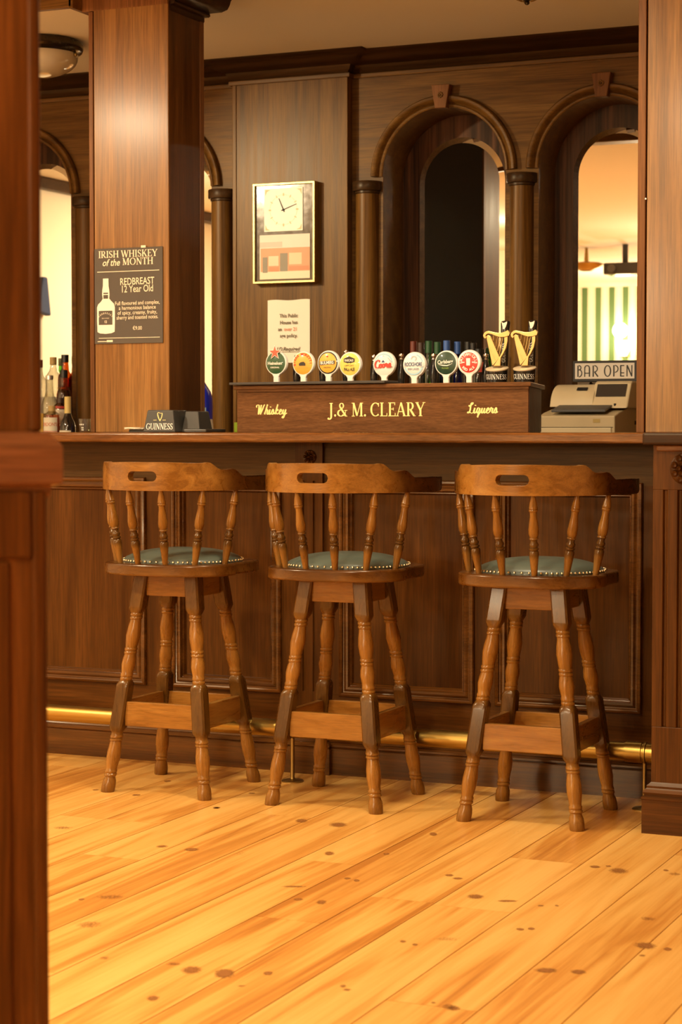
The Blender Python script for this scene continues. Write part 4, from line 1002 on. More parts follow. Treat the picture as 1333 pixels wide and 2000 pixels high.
def d_carl(b):
    m = MB(); put_text(m, plain_text('Carlsberg', 0.0165, 0.88, 0.15, 0.02), bfr, (0, -0.001), 0.05, HH); m.build('lettering', cols['white'], b, fixn=False)
    m = MB(); poly_flat(m, [(-0.027, -0.004), (0.006, -0.007), (0.027, -0.003), (0.008, -0.010), (-0.010, -0.009)], HH); m.build('printed_swoosh', cols['white'], b, fixn=False)
    m = MB(); put_text(m, plain_text('PILSNER', 0.0075, 0.95, 0, 0.0), bfr, (0, -0.0195), 0, HH - 0.0008); m.build('small_lettering', cols['lime'], b, fixn=False)
def d_red(b):
    m = MB(); arc_text(m, "SMITHWICK'S", 0.0125, 0.0230, radians(90), radians(18.5), bfr, (0, 0), h=HH - 0.0022, bold=0.03, xs=0.9); arc_text(m, 'RED ALE', 0.0115, 0.0285, radians(-90), radians(16), bfr, (0, 0), True, HH - 0.0022, bold=0.03)
    poly_flat(m, [(-0.0065, -0.010), (0.0065, -0.010), (0.0075, 0.014), (-0.0075, 0.014)], HH - 0.0004); poly_flat(m, [(-0.024, -0.001), (-0.013, -0.001), (-0.013, 0.002), (-0.024, 0.002)], HH - 0.0014); poly_flat(m, [(0.013, -0.001), (0.024, -0.001), (0.024, 0.002), (0.013, 0.002)], HH - 0.0014); m.build('lettering', cols['white'], b, fixn=False)
beer_tap(-2.978, 1.402, 'beer tap with green badge and red star, leftmost of the taps', cols['green'], None, d_star, 0.054, 1.430)
beer_tap(-2.874, 1.399, 'beer tap with pale orange badge ringed by red lettering, second from left', cols['orange'], None, d_arc, 0.050, 1.432)
beer_tap(-2.779, 1.400, 'cider tap with amber badge, black rim and black name band', cols['amber'], cols['black'], d_band, 0.042, 1.444)
beer_tap(-2.697, 1.394, 'beer tap with plain yellow badge marked pale ale', cols['yellow'], None, d_pale, 0.066, 1.426)
beer_tap(-2.571, 1.393, 'beer tap with white mountain badge and red script lettering', cols['ice'], None, d_mount, 0.040, 1.429)
beer_tap(-2.461, 1.390, 'beer tap with white and sky blue badge, second right of the mat end', cols['ice'], None, d_rock, 0.048, 1.427)
beer_tap(-2.346, 1.393, 'beer tap with dark green badge and white lettering', cols['dkgreen'], None, d_carl, 0.048, 1.426)
beer_tap(-2.264, 1.394, 'beer tap with red badge, right end of the round badges', cols['red'], cols['white'], d_red, 0.038, 1.424)

# stout taps: black glass shaped base with cream head, gilt harp, tall black handle
def harp_polys():
    S = 0.000188
    P = lambda L: [((x - 405) * S, (1000 - y) * S) for x, y in L]
    neck = P([(205, 520), (172, 495), (163, 455), (180, 410), (215, 385), (260, 376), (330, 392), (420, 412), (500, 412), (565, 392), (612, 368), (655, 420), (640, 470), (560, 492), (470, 495), (390, 470), (320, 440), (260, 428), (225, 440), (212, 468), (232, 492)])
    box = P([(215, 470), (250, 445), (300, 470), (470, 848), (345, 990), (330, 985)])
    pil = P([(545, 492), (612, 480), (612, 560), (585, 680), (530, 790), (490, 850), (478, 998), (350, 998), (455, 850), (510, 745), (545, 620)])
    strs = [P([(300 + k * 27, 455 + k * 3), (306 + k * 27, 455 + k * 3), (0, 0), (0, 0)]) for k in range(0)]
    lines = []
    for k in range(9):
        x0, y0 = 325 + k * 24, 452 + k * 5
        u = 0.12 + k * 0.098
        x1, y1 = 300 + (470 - 300) * (u * 0.98), 470 + (848 - 470) * (u * 0.98)
        lines.append((P([(x0, y0), (x1, y1)])))
    return neck, box, pil, lines
def stout_tap(x, label):
    t = thing('stout_tap', label, 'beer tap', (x, 6.20, LT), radians(4), 'stout taps with gilt harps at the right end of the tap box')
    n = 36; b = MB(); v = []; 
    ring = [(0.0335, 0.0), (0.0375, 0.048)]
    for r, z in ring:
        for j in range(n):
            a = 2 * pi * j / n; zz = z + (0.008 * sin(a) if z > 0.01 else 0)
            v.append((r * cos(a), r * sin(a), zz))
    f = [(j, (j + 1) % n, n + (j + 1) % n, n + j) for j in range(n)] + [tuple(range(n))[::-1]]
    base = b.add(v, f).build('base', black_pl, t, smooth=40)
    v = []
    for r, dz in ((0.0378, 0.048), (0.0385, 0.0515), (0.0370, 0.053)):
        for j in range(n):
            a = 2 * pi * j / n; v.append((r * cos(a), r * sin(a), dz + 0.008 * sin(a)))
    f = [(i * n + j, i * n + (j + 1) % n, (i + 1) * n + (j + 1) % n, (i + 1) * n + j) for i in range(2) for j in range(n)] + [tuple(2 * n + j for j in range(n))]
    MB().add(v, f).build('cream_head', plain('stout_head', (0.62, 0.50, 0.32), 0.35, coat=0.4), base, smooth=40)
    m = MB(); x0 = 0.0
    glyphs = letters('GUINNESS', 0.0165, 'serif', 0.02, 0.82)
    R_ = 0.0362
    for p in glyphs:
        q = []
        for gx, gy in p:
            a = -pi / 2 + gx / R_ + 0.10
            q.append((gx, gy))
        vv = [((R_ + 0.0006 + 0.0010 * gy / 0.0165) * cos(-pi / 2 + gx / R_ + 0.10), (R_ + 0.0006 + 0.0010 * gy / 0.0165) * sin(-pi / 2 + gx / R_ + 0.10), 0.014 + gy) for gx, gy in p]
        m.add(vv, [tuple(range(len(vv)))])
    m.build('lettering', cols['white'], base, fixn=False)
    neck, bx, pil, lines = harp_polys()
    hm = MB(); to = lambda a, c, h: (a, -h, c + 0.058)
    hm.prism(bx, -0.006, 0.006, to); hm.prism(pil, -0.0065, 0.0065, to); hm.prism(neck, -0.007, 0.008, to)
    g = hm.build('harp', gold, t, bevel=0.0015, loc=(0, -0.004, 0))
    sm_ = MB()
    for (p0, p1) in lines: sm_.tube([(p0[0], 0, p0[1] + 0.058), (p1[0], 0, p1[1] + 0.058)], 0.0015, 6)
    sm_.build('strings', gold, g, smooth=60)
    m = MB(); 
    for k, ch in enumerate('EST1759'):
        u = 0.20 + 0.098 * k + (0.04 if k > 2 else 0)
        px, py = ((255 + (400 - 255) * u) - 405) * 0.000188, (1000 - (640 + (960 - 640) * u)) * 0.000188 + 0.058
        put_text(m, plain_text(ch, 0.0085, 0.8, 0, 0.0), (Vector((0, -0.0062, 0)), Vector((1, 0, 0)), Vector((0, 0, 1)), Vector((0, -1, 0))), (px, py), -0.4, 0.0006)
    m.build('harp_lettering', brass_dull, g, fixn=False)
    # tall flattened handle leaning behind the harp
    hp = [(0.011, 0.0, 0.0), (0.012, 0.06, 0.0), (0.013, 0.13, 0.004), (0.0150, 0.185, 0.010), (0.0160, 0.205, 0.014), (0.0140, 0.2105, 0.016), (0.008, 0.2125, 0.017)]
    v = []; n2 = 20
    for r, z, dy in hp:
        for j in range(n2):
            a = 2 * pi * j / n2; v.append((0.008 + r * cos(a), 0.062 + dy + r * 0.8 * sin(a), z))
    f = [(i * n2 + j, i * n2 + (j + 1) % n2, (i + 1) * n2 + (j + 1) % n2, (i + 1) * n2 + j) for i in range(len(hp) - 1) for j in range(n2)] + [tuple((len(hp) - 1) * n2 + j for j in range(n2))]
    hd = MB().add(v, f).build('handle', black_pl, t, smooth=50)
    em = [(-0.0095, 0.208), (-0.004, 0.204), (0.003, 0.206), (0.0095, 0.2095), (0.009, 0.202), (0.006, 0.192), (0.001, 0.183), (-0.003, 0.184), (-0.006, 0.194)]
    MB().prism(em, 0.0, 0.004, lambda a, c, h: (0.008 + a, 0.062 - 0.0005 - h + (c - 0.19) * 0.16, c)).build('handle_emblem', cream_paint, hd)
    m = MB(); fr_ = (Vector((0.008, 0.0515, 0.075)), Vector((0, 0.02, 1)).normalized(), Vector((-1, 0, 0)), Vector((0, -1, 0)))
    put(m, letters('GUINNESS', 0.012, 'serif', 0.02, 0.9), fr_, (0.03, -0.006)); m.build('handle_lettering', cols['white'], hd)
    return t
stout_tap(-2.166, 'stout tap with gilt harp, left one of the two, next to the red badge')
stout_tap(-2.070, 'stout tap with gilt harp, right one of the two, at the box end')

# ------------------------------------------------------------------ things on the counter
t = thing('bar_caddy', 'black plastic bar caddy with white lettering and small gold harp beside the square column', 'bar caddy', (-3.35, 6.03, 1.161))
def frus(m, x0, x1, y0, y1, z0, z1, ix, iy):
    return m.add([(x0, y0, z0), (x1, y0, z0), (x1, y1, z0), (x0, y1, z0), (x0 + ix, y0 + iy, z1), (x1 - ix, y0 + iy, z1), (x1 - ix, y1 - iy, z1), (x0 + ix, y1 - iy, z1)], [(3, 2, 1, 0), (4, 5, 6, 7), (0, 1, 5, 4), (1, 2, 6, 5), (2, 3, 7, 6), (3, 0, 4, 7)])
dusty = plain('dusty_black_plastic', (0.035, 0.033, 0.028), 0.35, coat=0.2)
frus(MB(), -0.064, 0.064, 0.0, 0.12, 0.0, 0.078, 0.013, 0.010).build('front_holder', dusty, t, bevel=0.004, seg=3)
frus(MB(), 0.060, 0.135, 0.050, 0.15, 0.0, 0.074, 0.012, 0.010).build('rear_holder', dusty, t, bevel=0.004, seg=3)
MB().box(0.085, 0.020, 0.0, 0.175, 0.17, 0.012).build('side_tray', dusty, t, bevel=0.004, seg=3)
nn = Vector((0, -1, 0.128)).normalized(); uu = Vector((0, 0.128, 1)).normalized()
m = MB(); put(m, letters('GUINNESS', 0.0215, 'serif', -0.02, 0.86), (Vector((0, -0.0004, 0)), Vector((1, 0, 0)), uu, nn), (0.001, 0.010)); m.build('lettering', cols['white'], t)
m = MB(); g = Pen(); g.stroke([(-0.010, 0.064), (-0.006, 0.070), (0.002, 0.067), (0.009, 0.068)], 0.0025); g.stroke([(-0.009, 0.063), (-0.004, 0.050), (0.002, 0.040)], 0.003); g.stroke([(0.009, 0.067), (0.008, 0.055), (0.002, 0.040)], 0.0025); g.seg(-0.024, 0.043, -0.012, 0.043, 0.0015); g.seg(0.012, 0.043, 0.024, 0.043, 0.0015)
put(m, g.p, (Vector((0, -0.0004, 0)), Vector((1, 0, 0)), uu, nn)); m.build('gold_harp', gold_paint, t)
t = thing('beer_mats', 'few pale beer mats on a low black tray left of the bar caddy', 'beer mats', (-3.455, 6.07, 1.161))
MB().box(-0.028, -0.02, 0, 0.045, 0.06, 0.010).build('tray', dusty, t, bevel=0.003)
for k, (a, dz) in enumerate(((0.0, 0.0112), (0.25, 0.0134), (-0.2, 0.0156))):
    c, s = cos(a), sin(a); q = [(-0.04, -0.03), (0.035, -0.03), (0.035, 0.04), (-0.04, 0.04)]
    MB().prism([(c * x - s * y, s * x + c * y) for x, y in q], dz, dz + 0.0018).build('mat', cream_paint, t)
t = thing('tumbler', 'small clear glass tumbler with white print at the left edge of the square column', 'glass', (-3.868, 6.40, 1.161))
MB().lathe([(0.0, 0.002), (0.0225, 0.001), (0.0235, 0.003), (0.0285, 0.050), (0.027, 0.050), (0.0218, 0.006), (0.0, 0.005)], n=28).build('glass', g_clear, t, smooth=40)
m = MB()
for zz, L in ((0.026, (-0.5, -0.3, -0.1, 0.15)), (0.014, (-0.1, 0.1)), (0.006, (-0.1, 0.1))):
    for a in L:
        q = -pi / 2 + a; r = 0.0245 + zz * 0.09
        m.add([(r * cos(q - .06), r * sin(q - .06), zz), (r * cos(q + .06), r * sin(q + .06), zz), (r * cos(q + .06), r * sin(q + .06), zz + 0.005), (r * cos(q - .06), r * sin(q - .06), zz + 0.005)], [(0, 1, 2, 3)])
m.build('print', cols['white'], t, fixn=False)
tag(MB().box(-0.04, 0, 0, 0.04, 0.05, 0.036).build('carton', plain('lime_card', (0.36, 0.50, 0.03), 0.5), None, bevel=0.002, loc=(-3.256, 6.50, 1.161)), 'small lime green carton peeping out left of the tap box', 'carton')
# ------------------------------------------------------------------ whiskey board on the square column
WB, HB = 0.276, 0.337
t = thing('whiskey_board', 'grey chalk style whiskey of the month board on the square column', 'sign', (-3.645, 6.0985, 1.475))
MB().box(0, -0.004, 0, WB, 0, HB).build('board', slate_m, t, bevel=0.001)
S_ = WB / 1180.0; zy = lambda y: HB - (y - 130) / 1660.0 * HB; xx = lambda x: (x - 55) * S_
pf = (Vector((0, -0.0042, 0)), Vector((1, 0, 0)), Vector((0, 0, 1)), Vector((0, -1, 0)))
m = MB(); put(m, letters('IRISH WHISKEY', 0.0245, 'serif', 0.0, 1.12), pf, (xx(640), zy(292))); put(m, letters('MONTH', 0.0245, 'serif', 0.0, 1.14), pf, (xx(812), zy(428)))
put_text(m, plain_text('of the', 0.034, 0.88, 0.28, 0.012), pf, (xx(345), zy(432)), 0.0, 0.0006); m.build('heading', cream_paint, t)
m = MB()
for (x0, x1, y, hh) in ((105, 1180, 535, 11), (130, 1185, 1690, 9), (107, 265, 1748, 12), (268, 370, 1742, 34)):
    m.box(xx(x0), -0.0046, zy(y + hh / 2), xx(x1), -0.0040, zy(y - hh / 2))
m.build('rules', cream_paint, t)
m = MB(); put_text(m, plain_text('REDBREAST', 0.0350, 0.76, 0.0, 0.005), pf, (xx(798), zy(770)), 0.01); put_text(m, plain_text('12 Year Old', 0.0350, 0.75, 0.0, 0.005), pf, (xx(798), zy(900)), 0.01); m.build('chalk_title', cream_paint, t, fixn=False)
m = MB()
for i, L in enumerate(('Full flavoured and complex,', 'a harmonious balance', 'of spicy, creamy, fruity,', 'sherry and toasted notes.')):
    put_text(m, plain_text(L, 0.0190, 0.86 if i in (0, 3) else 0.90, 0.0, 0.004), pf, (xx(800), zy(1118 + i * 83)), 0.01)
m.build('chalk_description', cream_paint, t, fixn=False)
m = MB(); put_text(m, plain_text('\u20ac9.00', 0.0185, 0.85, 0.0, 0.004), pf, (xx(800), zy(1556))); m.build('chalk_price', cream_paint, t, fixn=False)
bl = [(206, 650), (204, 780), (192, 850), (190, 930), (200, 1000), (170, 1050), (118, 1100), (100, 1150), (100, 1400), (106, 1580), (150, 1605), (250, 1615), (350, 1605), (405, 1580), (410, 1400), (410, 1150), (392, 1090), (345, 1040), (312, 1000), (318, 930), (312, 850), (302, 780), (300, 650)]
m = MB(); m.prism([(xx(x), zy(y)) for x, y in bl], 0.0040, 0.0047, lambda a, b, h: (a, -h, b)); bo = m.build('printed_bottle', plain('bottle_print', (0.92, 0.86, 0.74), 0.6), t)
m = MB(); m.box(xx(130), -0.0051, zy(1458), xx(368), -0.0046, zy(1212)); m.box(xx(212), -0.0051, zy(1002), xx(294), -0.0046, zy(935)); m.box(xx(212), -0.0051, zy(920), xx(294), -0.0046, zy(897)); m.build('printed_label', slate_m, bo)
m = MB(); arc_text(m, 'REDBREAST', 0.0082, 0.034, radians(90), radians(11.5), (Vector((0, -0.0051, 0)),) + pf[1:], (xx(250), zy(1268) - 0.034), bold=0.01); put_text(m, plain_text('IRISH WHISKEY', 0.0050, 0.9), (Vector((0, -0.0051, 0)),) + pf[1:], (xx(250), zy(1352))); put_text(m, plain_text('12', 0.0125, 0.9, 0, 0.02), (Vector((0, -0.0051, 0)),) + pf[1:], (xx(250), zy(1425)))
m.build('label_print', cream_paint, bo, fixn=False)
MB().box(xx(870), -0.0055, zy(140), xx(950), -0.0040, zy(100)).build('tape', cream_paint, t)

# ------------------------------------------------------------------ clock with picture, age notice
t = thing('wall_clock', 'gilt framed clock with a square dial above a shop front picture', 'clock', (-3.741, PY_, 1.790))
CW, CH, CD = 0.290, 0.423, 0.042
m = MB(); q = [(0, 0), (CW, 0), (CW, CH), (0, CH)]
m.sweep(q, [(0.0, 0.0), (0.0, CD - 0.002), (0.0015, CD), (0.0085, CD), (0.0095, CD - 0.003), (0.0095, CD - 0.010)], lambda a, b, h: (a, -h, b), closed=True).build('frame', gold, t, smooth=30)
MB().box(0.006, -CD + 0.012, 0.006, CW - 0.006, -0.002, CH - 0.006).build('backing', plain('smoked_mirror_board', (0.12, 0.10, 0.075), 0.12, 0.3, coat=0.5), t)
m = MB().box(0.051, -CD + 0.0085, 0.219, 0.231, -CD + 0.0122, 0.400).build('dial', plain('dial_cream', (0.93, 0.86, 0.66), 0.45), t)
dc = (0.1415, 0.309); dm = MB(); tn = plain('dial_tan', (0.72, 0.55, 0.30), 0.6)
for k in range(12):
    a = pi / 2 - 2 * pi * k / 12; c, s = cos(a), sin(a); wv = 0.0018 if k % 3 else 0.003
    dm.prism([(dc[0] + r * c - w_ * s, dc[1] + r * s + w_ * c) for r, w_ in ((0.058, -wv), (0.070, -wv), (0.070, wv), (0.058, wv))], CD - 0.0085, CD - 0.0079, lambda a_, b_, h: (a_, -h, b_))
for sx in (0, 1):
    for sz in (0, 1):
        x0, z0 = (0.056, 0.226, )[sx], (0.224, 0.395)[sz]; dx, dz = (1, -1)[sx], (1, -1)[sz]
        dm.prism([(x0, z0), (x0 + dx * 0.024, z0), (x0 + dx * 0.008, z0 + dz * 0.008), (x0, z0 + dz * 0.024)], CD - 0.0085, CD - 0.0080, lambda a_, b_, h: (a_, -h, b_))
g_ = Pen(); g_.arc(dc[0], dc[1], 0.0635, 0.0635, 0, 360, 0.0008, 0.0008, 48)
for p_ in g_.p: dm.prism(p_, CD - 0.0085, CD - 0.0080, lambda a_, b_, h: (a_, -h, b_))
dm.build('dial_marks', tn, m)
def hand(dx, dz, w0, nm):
    L = sqrt(dx * dx + dz * dz); c, s = dx / L, dz / L
    q = [(-0.010, -w0), (L, -w0 * 0.5), (L, w0 * 0.5), (-0.010, w0)]
    MB().prism([(dc[0] + u * c - v * s, dc[1] + u * s + v * c) for u, v in q], CD - 0.0074, CD - 0.0064, lambda a_, b_, h: (a_, -h, b_)).build(nm, black_matt, t)
hand(-0.021, 0.048, 0.0028, 'hour_hand'); hand(0.061, 0.022, 0.0022, 'minute_hand')
MB().lathe([(0.0045, 0), (0.004, 0.003), (0, 0.004)], (dc[0], -CD + 0.0064, dc[1]), 12, Matrix.Rotation(pi / 2, 4, 'X')).build('hub', black_matt, t, smooth=40)
# faded picture of a red shop front, printed flat
PX0, PZ0, PW, PH_ = 0.029, 0.018, 0.235, 0.187
pc = MB().box(PX0, -CD + 0.0088, PZ0, PX0 + PW, -CD + 0.0122, PZ0 + PH_).build('picture', plain('print_sky', (0.78, 0.66, 0.52), 0.5), t)
def patch(nm, col, L):
    mm = MB()
    for (x0, y0, x1, y1), lift in L: mm.box(PX0 + PW * x0, -CD + 0.0088 - lift, PZ0 + PH_ * y0, PX0 + PW * x1, -CD + 0.0089, PZ0 + PH_ * y1)
    mm.build(nm, plain('print_' + nm, col, 0.5), pc)
patch('pavement', (0.78, 0.66, 0.44), [((0.0, 0.0, 1.0, 0.17), 0.0004)])
patch('facade', (0.66, 0.30, 0.13), [((0.02, 0.17, 1.0, 0.70), 0.0004)])
patch('door', (0.24, 0.19, 0.11), [((0.41, 0.17, 0.56, 0.58), 0.0008)])
patch('side_door', (0.24, 0.19, 0.11), [((0.06, 0.15, 0.16, 0.50), 0.0008)])
patch('window', (0.66, 0.56, 0.32), [((0.59, 0.32, 0.84, 0.58), 0.0008)])
patch('side_window', (0.70, 0.58, 0.36), [((0.18, 0.30, 0.38, 0.52), 0.0008)])
patch('stall_riser', (0.72, 0.22, 0.08), [((0.58, 0.19, 0.98, 0.28), 0.0010)])
patch('side_riser', (0.72, 0.22, 0.08), [((0.19, 0.17, 0.38, 0.28), 0.0010)])
patch('roof_slope', (0.58, 0.50, 0.38), [((0.0, 0.72, 0.45, 0.84), 0.0004)])
t = thing('age_notice', 'cream paper age policy notice stuck below the clock', 'notice', (-3.690, PY_ - 0.0012, 1.455))
NW, NH = 0.198, 0.266
def sag(x, z): return -0.0004 - 0.004 * max(0, (z - 0.20)) * abs(sin(x * 40)) - (0.006 * max(0, x - 0.15) ** 1 if z < 0.16 else 0)
v = []; f = []
for j in range(13):
    for i in range(11):
        x, z = NW * i / 10, NH * j / 12
        v.append((x, sag(x, z), z + (0.002 * sin(i * 0.9) if j == 12 else 0)))
for j in range(12):
    for i in range(10): f.append((j * 11 + i, j * 11 + i + 1, (j + 1) * 11 + i + 1, (j + 1) * 11 + i))
MB().add(v, f).build('sheet', paper_m, t, smooth=60, fixn=False)
q = 0.000197; nx = lambda x: (x - 165) * q; nz_ = lambda y: NH - (y - 185) * q
nf = (Vector((0, -0.0030, 0)), Vector((1, 0, 0)), Vector((0, 0, 1)), Vector((0, -1, 0)))
m = MB()
for s, y in (('This Public', 562), ('House has', 706), ('age policy.', 990)): put_text(m, plain_text(s, 0.0215, 0.92, 0, 0.018), nf, (nx(675), nz_(y)))
put_text(m, plain_text('an', 0.0215, 0.92, 0, 0.018, 'LEFT'), nf, (nx(418), nz_(850)))
put_text(m, plain_text('I.D.Required', 0.0215, 0.98, 0.3, 0.018), nf, (nx(655), nz_(1275))); m.box(nx(395), -0.0033, nz_(1308), nx(965), -0.0030, nz_(1298))
m.build('print', ink, t, fixn=False)
m = MB(); put_text(m, plain_text('over 21', 0.0215, 0.92, 0, 0.015, 'LEFT'), nf, (nx(560), nz_(850))); m.build('red_print', ink_red, t, fixn=False)

# ------------------------------------------------------------------ back counter, bottle steps, bottles
bc = thing('back_counter', 'wooden counter under the arched mirrors behind the bar', 'counter', (0, 0, 0))
MB().box(-6.2, 7.12, 0, -0.6, WY - 0.002, 0.96).build('carcass', mah_z, bc)
MB().box(-6.2, 7.09, 0.96, -0.6, WY - 0.002, 1.0).build('counter_top', mah_x, bc, bevel=0.005)
for a, b, y0 in ((-5.22, -4.70, 7.50), (-3.14, -2.62, 7.44)):
    t = thing('bottle_step', 'stepped shelf holding the spirit bottles at far left' if a < -4 else 'stepped shelf holding the wine bottles behind the taps', 'shelf', (a, y0, 1.0))
    if a < -4: MB().box(0, 0, 0, b - a + 0.055, 0.098, 0.12).build('lower_step', mah_x, t, bevel=0.002)
    MB().box(0, (7.655 if a < -4 else 7.445) - y0, 0, b - a, (7.85 if a < -4 else 7.595) - y0, 0.20).build('upper_step', mah_x, t, bevel=0.002)
def bottle(x, y, z, top, r, neck, glass, cap, label, group, capcol, labels=(), liquid=None, shoulder=0.62, cap_h=0.035, base_r=None, square=False):
    H = top - z; t = thing('bottle', label, 'bottle', (x, y, z), 0, group)
    zs = H * shoulder; b = base_r or r
    prof = [(0.0, 0.003), (b * 0.9, 0.0), (b, 0.006), (r, zs * 0.9), (r * 0.985, zs), (r * 0.86, zs + (H - zs) * 0.14), (r * 0.55, zs + (H - zs) * 0.30), (neck * 1.12, zs + (H - zs) * 0.45), (neck, H - cap_h - 0.004), (neck, H - 0.002), (0.0, H - 0.002)]
    MB().lathe(prof, n=22).build('glass_body', glass, t, smooth=50)
    if liquid:
        lp = [(0.0, 0.008), (b * 0.88, 0.006), (b * 0.93, 0.012), (r * 0.93, zs * 0.9), (r * 0.90, zs), (0.0, zs + 0.002)]
        MB().lathe(lp, n=22).build('liquid', liquid, t, smooth=50)
    MB().lathe([(neck + 0.0006, H - cap_h), (neck + 0.0022, H - cap_h + 0.001), (neck + 0.0022, H - 0.001), (neck + 0.001, H), (0.0, H)], n=18, cap=False).build('cap', capcol, t, smooth=40)
    for (z0, z1, a0, a1, mm) in labels:
        rr = b + (r - b) * (z0 / max(zs, 1e-4)) + 0.0008
        MB().lathe([(rr, z0), (rr, z1)], n=16, a0=-pi / 2 + a0, a1=-pi / 2 + a1, cap=False).build('label', mm, t, smooth=60, fixn=False)
    return t
GL = 'spirit bottles left of the square column'
lab_w, lab_r, lab_k, lab_b = plain('label_cream', (0.80, 0.72, 0.56), 0.6), plain('label_red', (0.50, 0.05, 0.03), 0.5), plain('label_black', (0.02, 0.018, 0.015), 0.5), plain('label_blue', (0.03, 0.05, 0.22), 0.5)
lab_p, lab_y = plain('label_pink', (0.72, 0.36, 0.26), 0.6), plain('label_yellow', (0.70, 0.42, 0.05), 0.5)
cork, capk, silver, capg, capbl, capr, capbr = plain('cap_cork', (0.50, 0.34, 0.12), 0.5), plain('cap_black', (0.015, 0.014, 0.013), 0.3), plain('cap_silver', (0.75, 0.74, 0.70), 0.25, 0.9), plain('cap_green', (0.02, 0.09, 0.03), 0.35), plain('cap_blue', (0.05, 0.13, 0.42), 0.35), plain('cap_redbrown', (0.16, 0.03, 0.015), 0.4), plain('cap_brown', (0.05, 0.025, 0.015), 0.4)
whisky = bottle_glass('whisky_liquid', (0.70, 0.30, 0.05), 0.03); pinkl = bottle_glass('pink_liquid', (0.85, 0.45, 0.30), 0.03)
bottle(-4.831, 7.71, 1.2, 1.500, 0.034, 0.0135, g_clear, 0, 'clear spirit bottle with cork coloured cap on the upper step at far left', GL, cork, [(0.03, 0.12, -1.2, 1.2, lab_w)], shoulder=0.70)
bottle(-4.840, 7.79, 1.2, 1.498, 0.010, 0.0100, g_green, 0, 'slim bottle with olive cap, half hidden behind others on the upper step', GL, plain('cap_olive', (0.22, 0.24, 0.12), 0.5), [], shoulder=0.66)
bottle(-4.762, 7.70, 1.2, 1.510, 0.033, 0.0150, g_brown, 0, 'tallest amber whisky bottle with black cap on the upper step', GL, capk, [(0.04, 0.15, -1.3, 1.3, lab_k), (0.155, 0.162, -1.3, 1.3, gold)], whisky, shoulder=0.66)
bottle(-4.770, 7.80, 1.2, 1.506, 0.030, 0.0140, g_brown, 0, 'whisky bottle with black cap at the edge of the half column', GL, capk, [(0.06, 0.12, -1.3, 0.2, lab_p)], whisky, shoulder=0.66)
bottle(-4.905, 7.71, 1.2, 1.489, 0.034, 0.0130, g_clear, 0, 'bottle with dark red cap, cut off by the foreground post', GL, capr, [(0.03, 0.12, -1.2, 1.2, lab_w)], shoulder=0.66)
bottle(-4.754, 7.555, 1.12, 1.413, 0.037, 0.0150, g_clear, 0, 'clear bottle with silver cap and blue and red label on the middle step', GL, silver, [(0.05, 0.105, -1.5, -0.1, lab_b), (0.055, 0.115, 0.0, 1.1, lab_r)], shoulder=0.56, cap_h=0.02)
bottle(-4.682, 7.56, 1.12, 1.436, 0.033, 0.0150, g_brown, 0, 'amber bottle with black cap and slanted dark label on the middle step', GL, capk, [(0.05, 0.15, -1.2, 1.2, lab_k), (0.10, 0.106, -1.2, 1.2, lab_y), (0.13, 0.135, -1.2, 1.2, lab_w)], whisky, shoulder=0.66)
gp = bottle(-4.541, 7.235, 1.0, 1.272, 0.036, 0.0135, g_clear, 0, 'pink gin bottle with cream arched label on the back counter', GL, cork, [(0.165, 0.222, -1.2, 1.2, lab_w), (0.08, 0.165, -1.2, 1.2, lab_p)], pinkl, shoulder=0.86)
m = MB(); gl_ = plain_text("GORDON'S", 0.021, 0.8, 0, 0.02)
m.add([(0.0375 * cos(-pi / 2 + x / 0.0375), 0.0375 * sin(-pi / 2 + x / 0.0375), 0.186 + y) for x, y in gl_[0]], gl_[1]); m.build('lettering', ink_red, gp, fixn=False)
bottle(-4.459, 7.23, 1.0, 1.311, 0.034, 0.0120, g_black, 0, 'black cone shaped liqueur bottle with long yellow cap', GL, plain('cap_yellow', (0.80, 0.62, 0.22), 0.4), [(0.160, 0.167, -0.9, 0.9, lab_w)], shoulder=0.60, cap_h=0.085, base_r=0.043)
bottle(-4.562, 7.335, 1.0, 1.308, 0.030, 0.012, g_brown, 0, 'bottle with cream and red label between gin and cone bottle', GL, capbr, [(0.12, 0.258, -1.4, 1.4, lab_w), (0.262, 0.272, -1.4, 1.4, lab_r)], None, shoulder=0.88)
tag(MB().box(-0.030, 0, 0, 0.010, 0.03, 0.24).build('drinks_carton', lab_y, None, bevel=0.002, loc=(-4.598, 7.235, 1.0)), 'amber carton left of the pink gin bottle', 'carton')
GM = 'wine and vermouth bottles in the niche behind the taps'
mid = [(-2.993, 1.532, g_black, capr, 'vermouth bottle with red brown cap, leftmost behind the taps', [(0.05, 0.115, -1.2, 1.2, lab_w)]),
       (-2.948, 1.525, g_black, capbr, 'slim dark bottle with small brown cap, second from left behind the taps', []),
       (-2.914, 1.531, g_green, capg, 'bright green glass bottle with dark green cap behind the taps', [(0.03, 0.12, -1.2, 1.2, lab_w)]),
       (-2.876, 1.526, g_dkgreen, capg, 'dark green bottle with green cap, right of the bright green one', []),
       (-2.836, 1.531, g_blue, capbl, 'blue bottle with blue cap, left one of two', []),
       (-2.801, 1.527, g_blue, capbl, 'blue bottle with blue cap, right one of two', []),
       (-2.755, 1.526, g_black, capk, 'dark wine bottle with black cap, left one of two above the red badge', [(0.04, 0.12, -1.2, 1.2, lab_w)]),
       (-2.722, 1.519, g_black, capk, 'dark wine bottle with black cap, right one of two above the red badge', [])]
for x, tp, g, c, lb, ll in mid:
    bottle(x, 7.50 + 0.03 * ((int(x * 1000)) % 2), 1.2, tp, 0.0175 if 'slim' in lb else 0.0185, 0.0115, g, 0, lb, GM, c, ll, shoulder=0.62, cap_h=0.05)
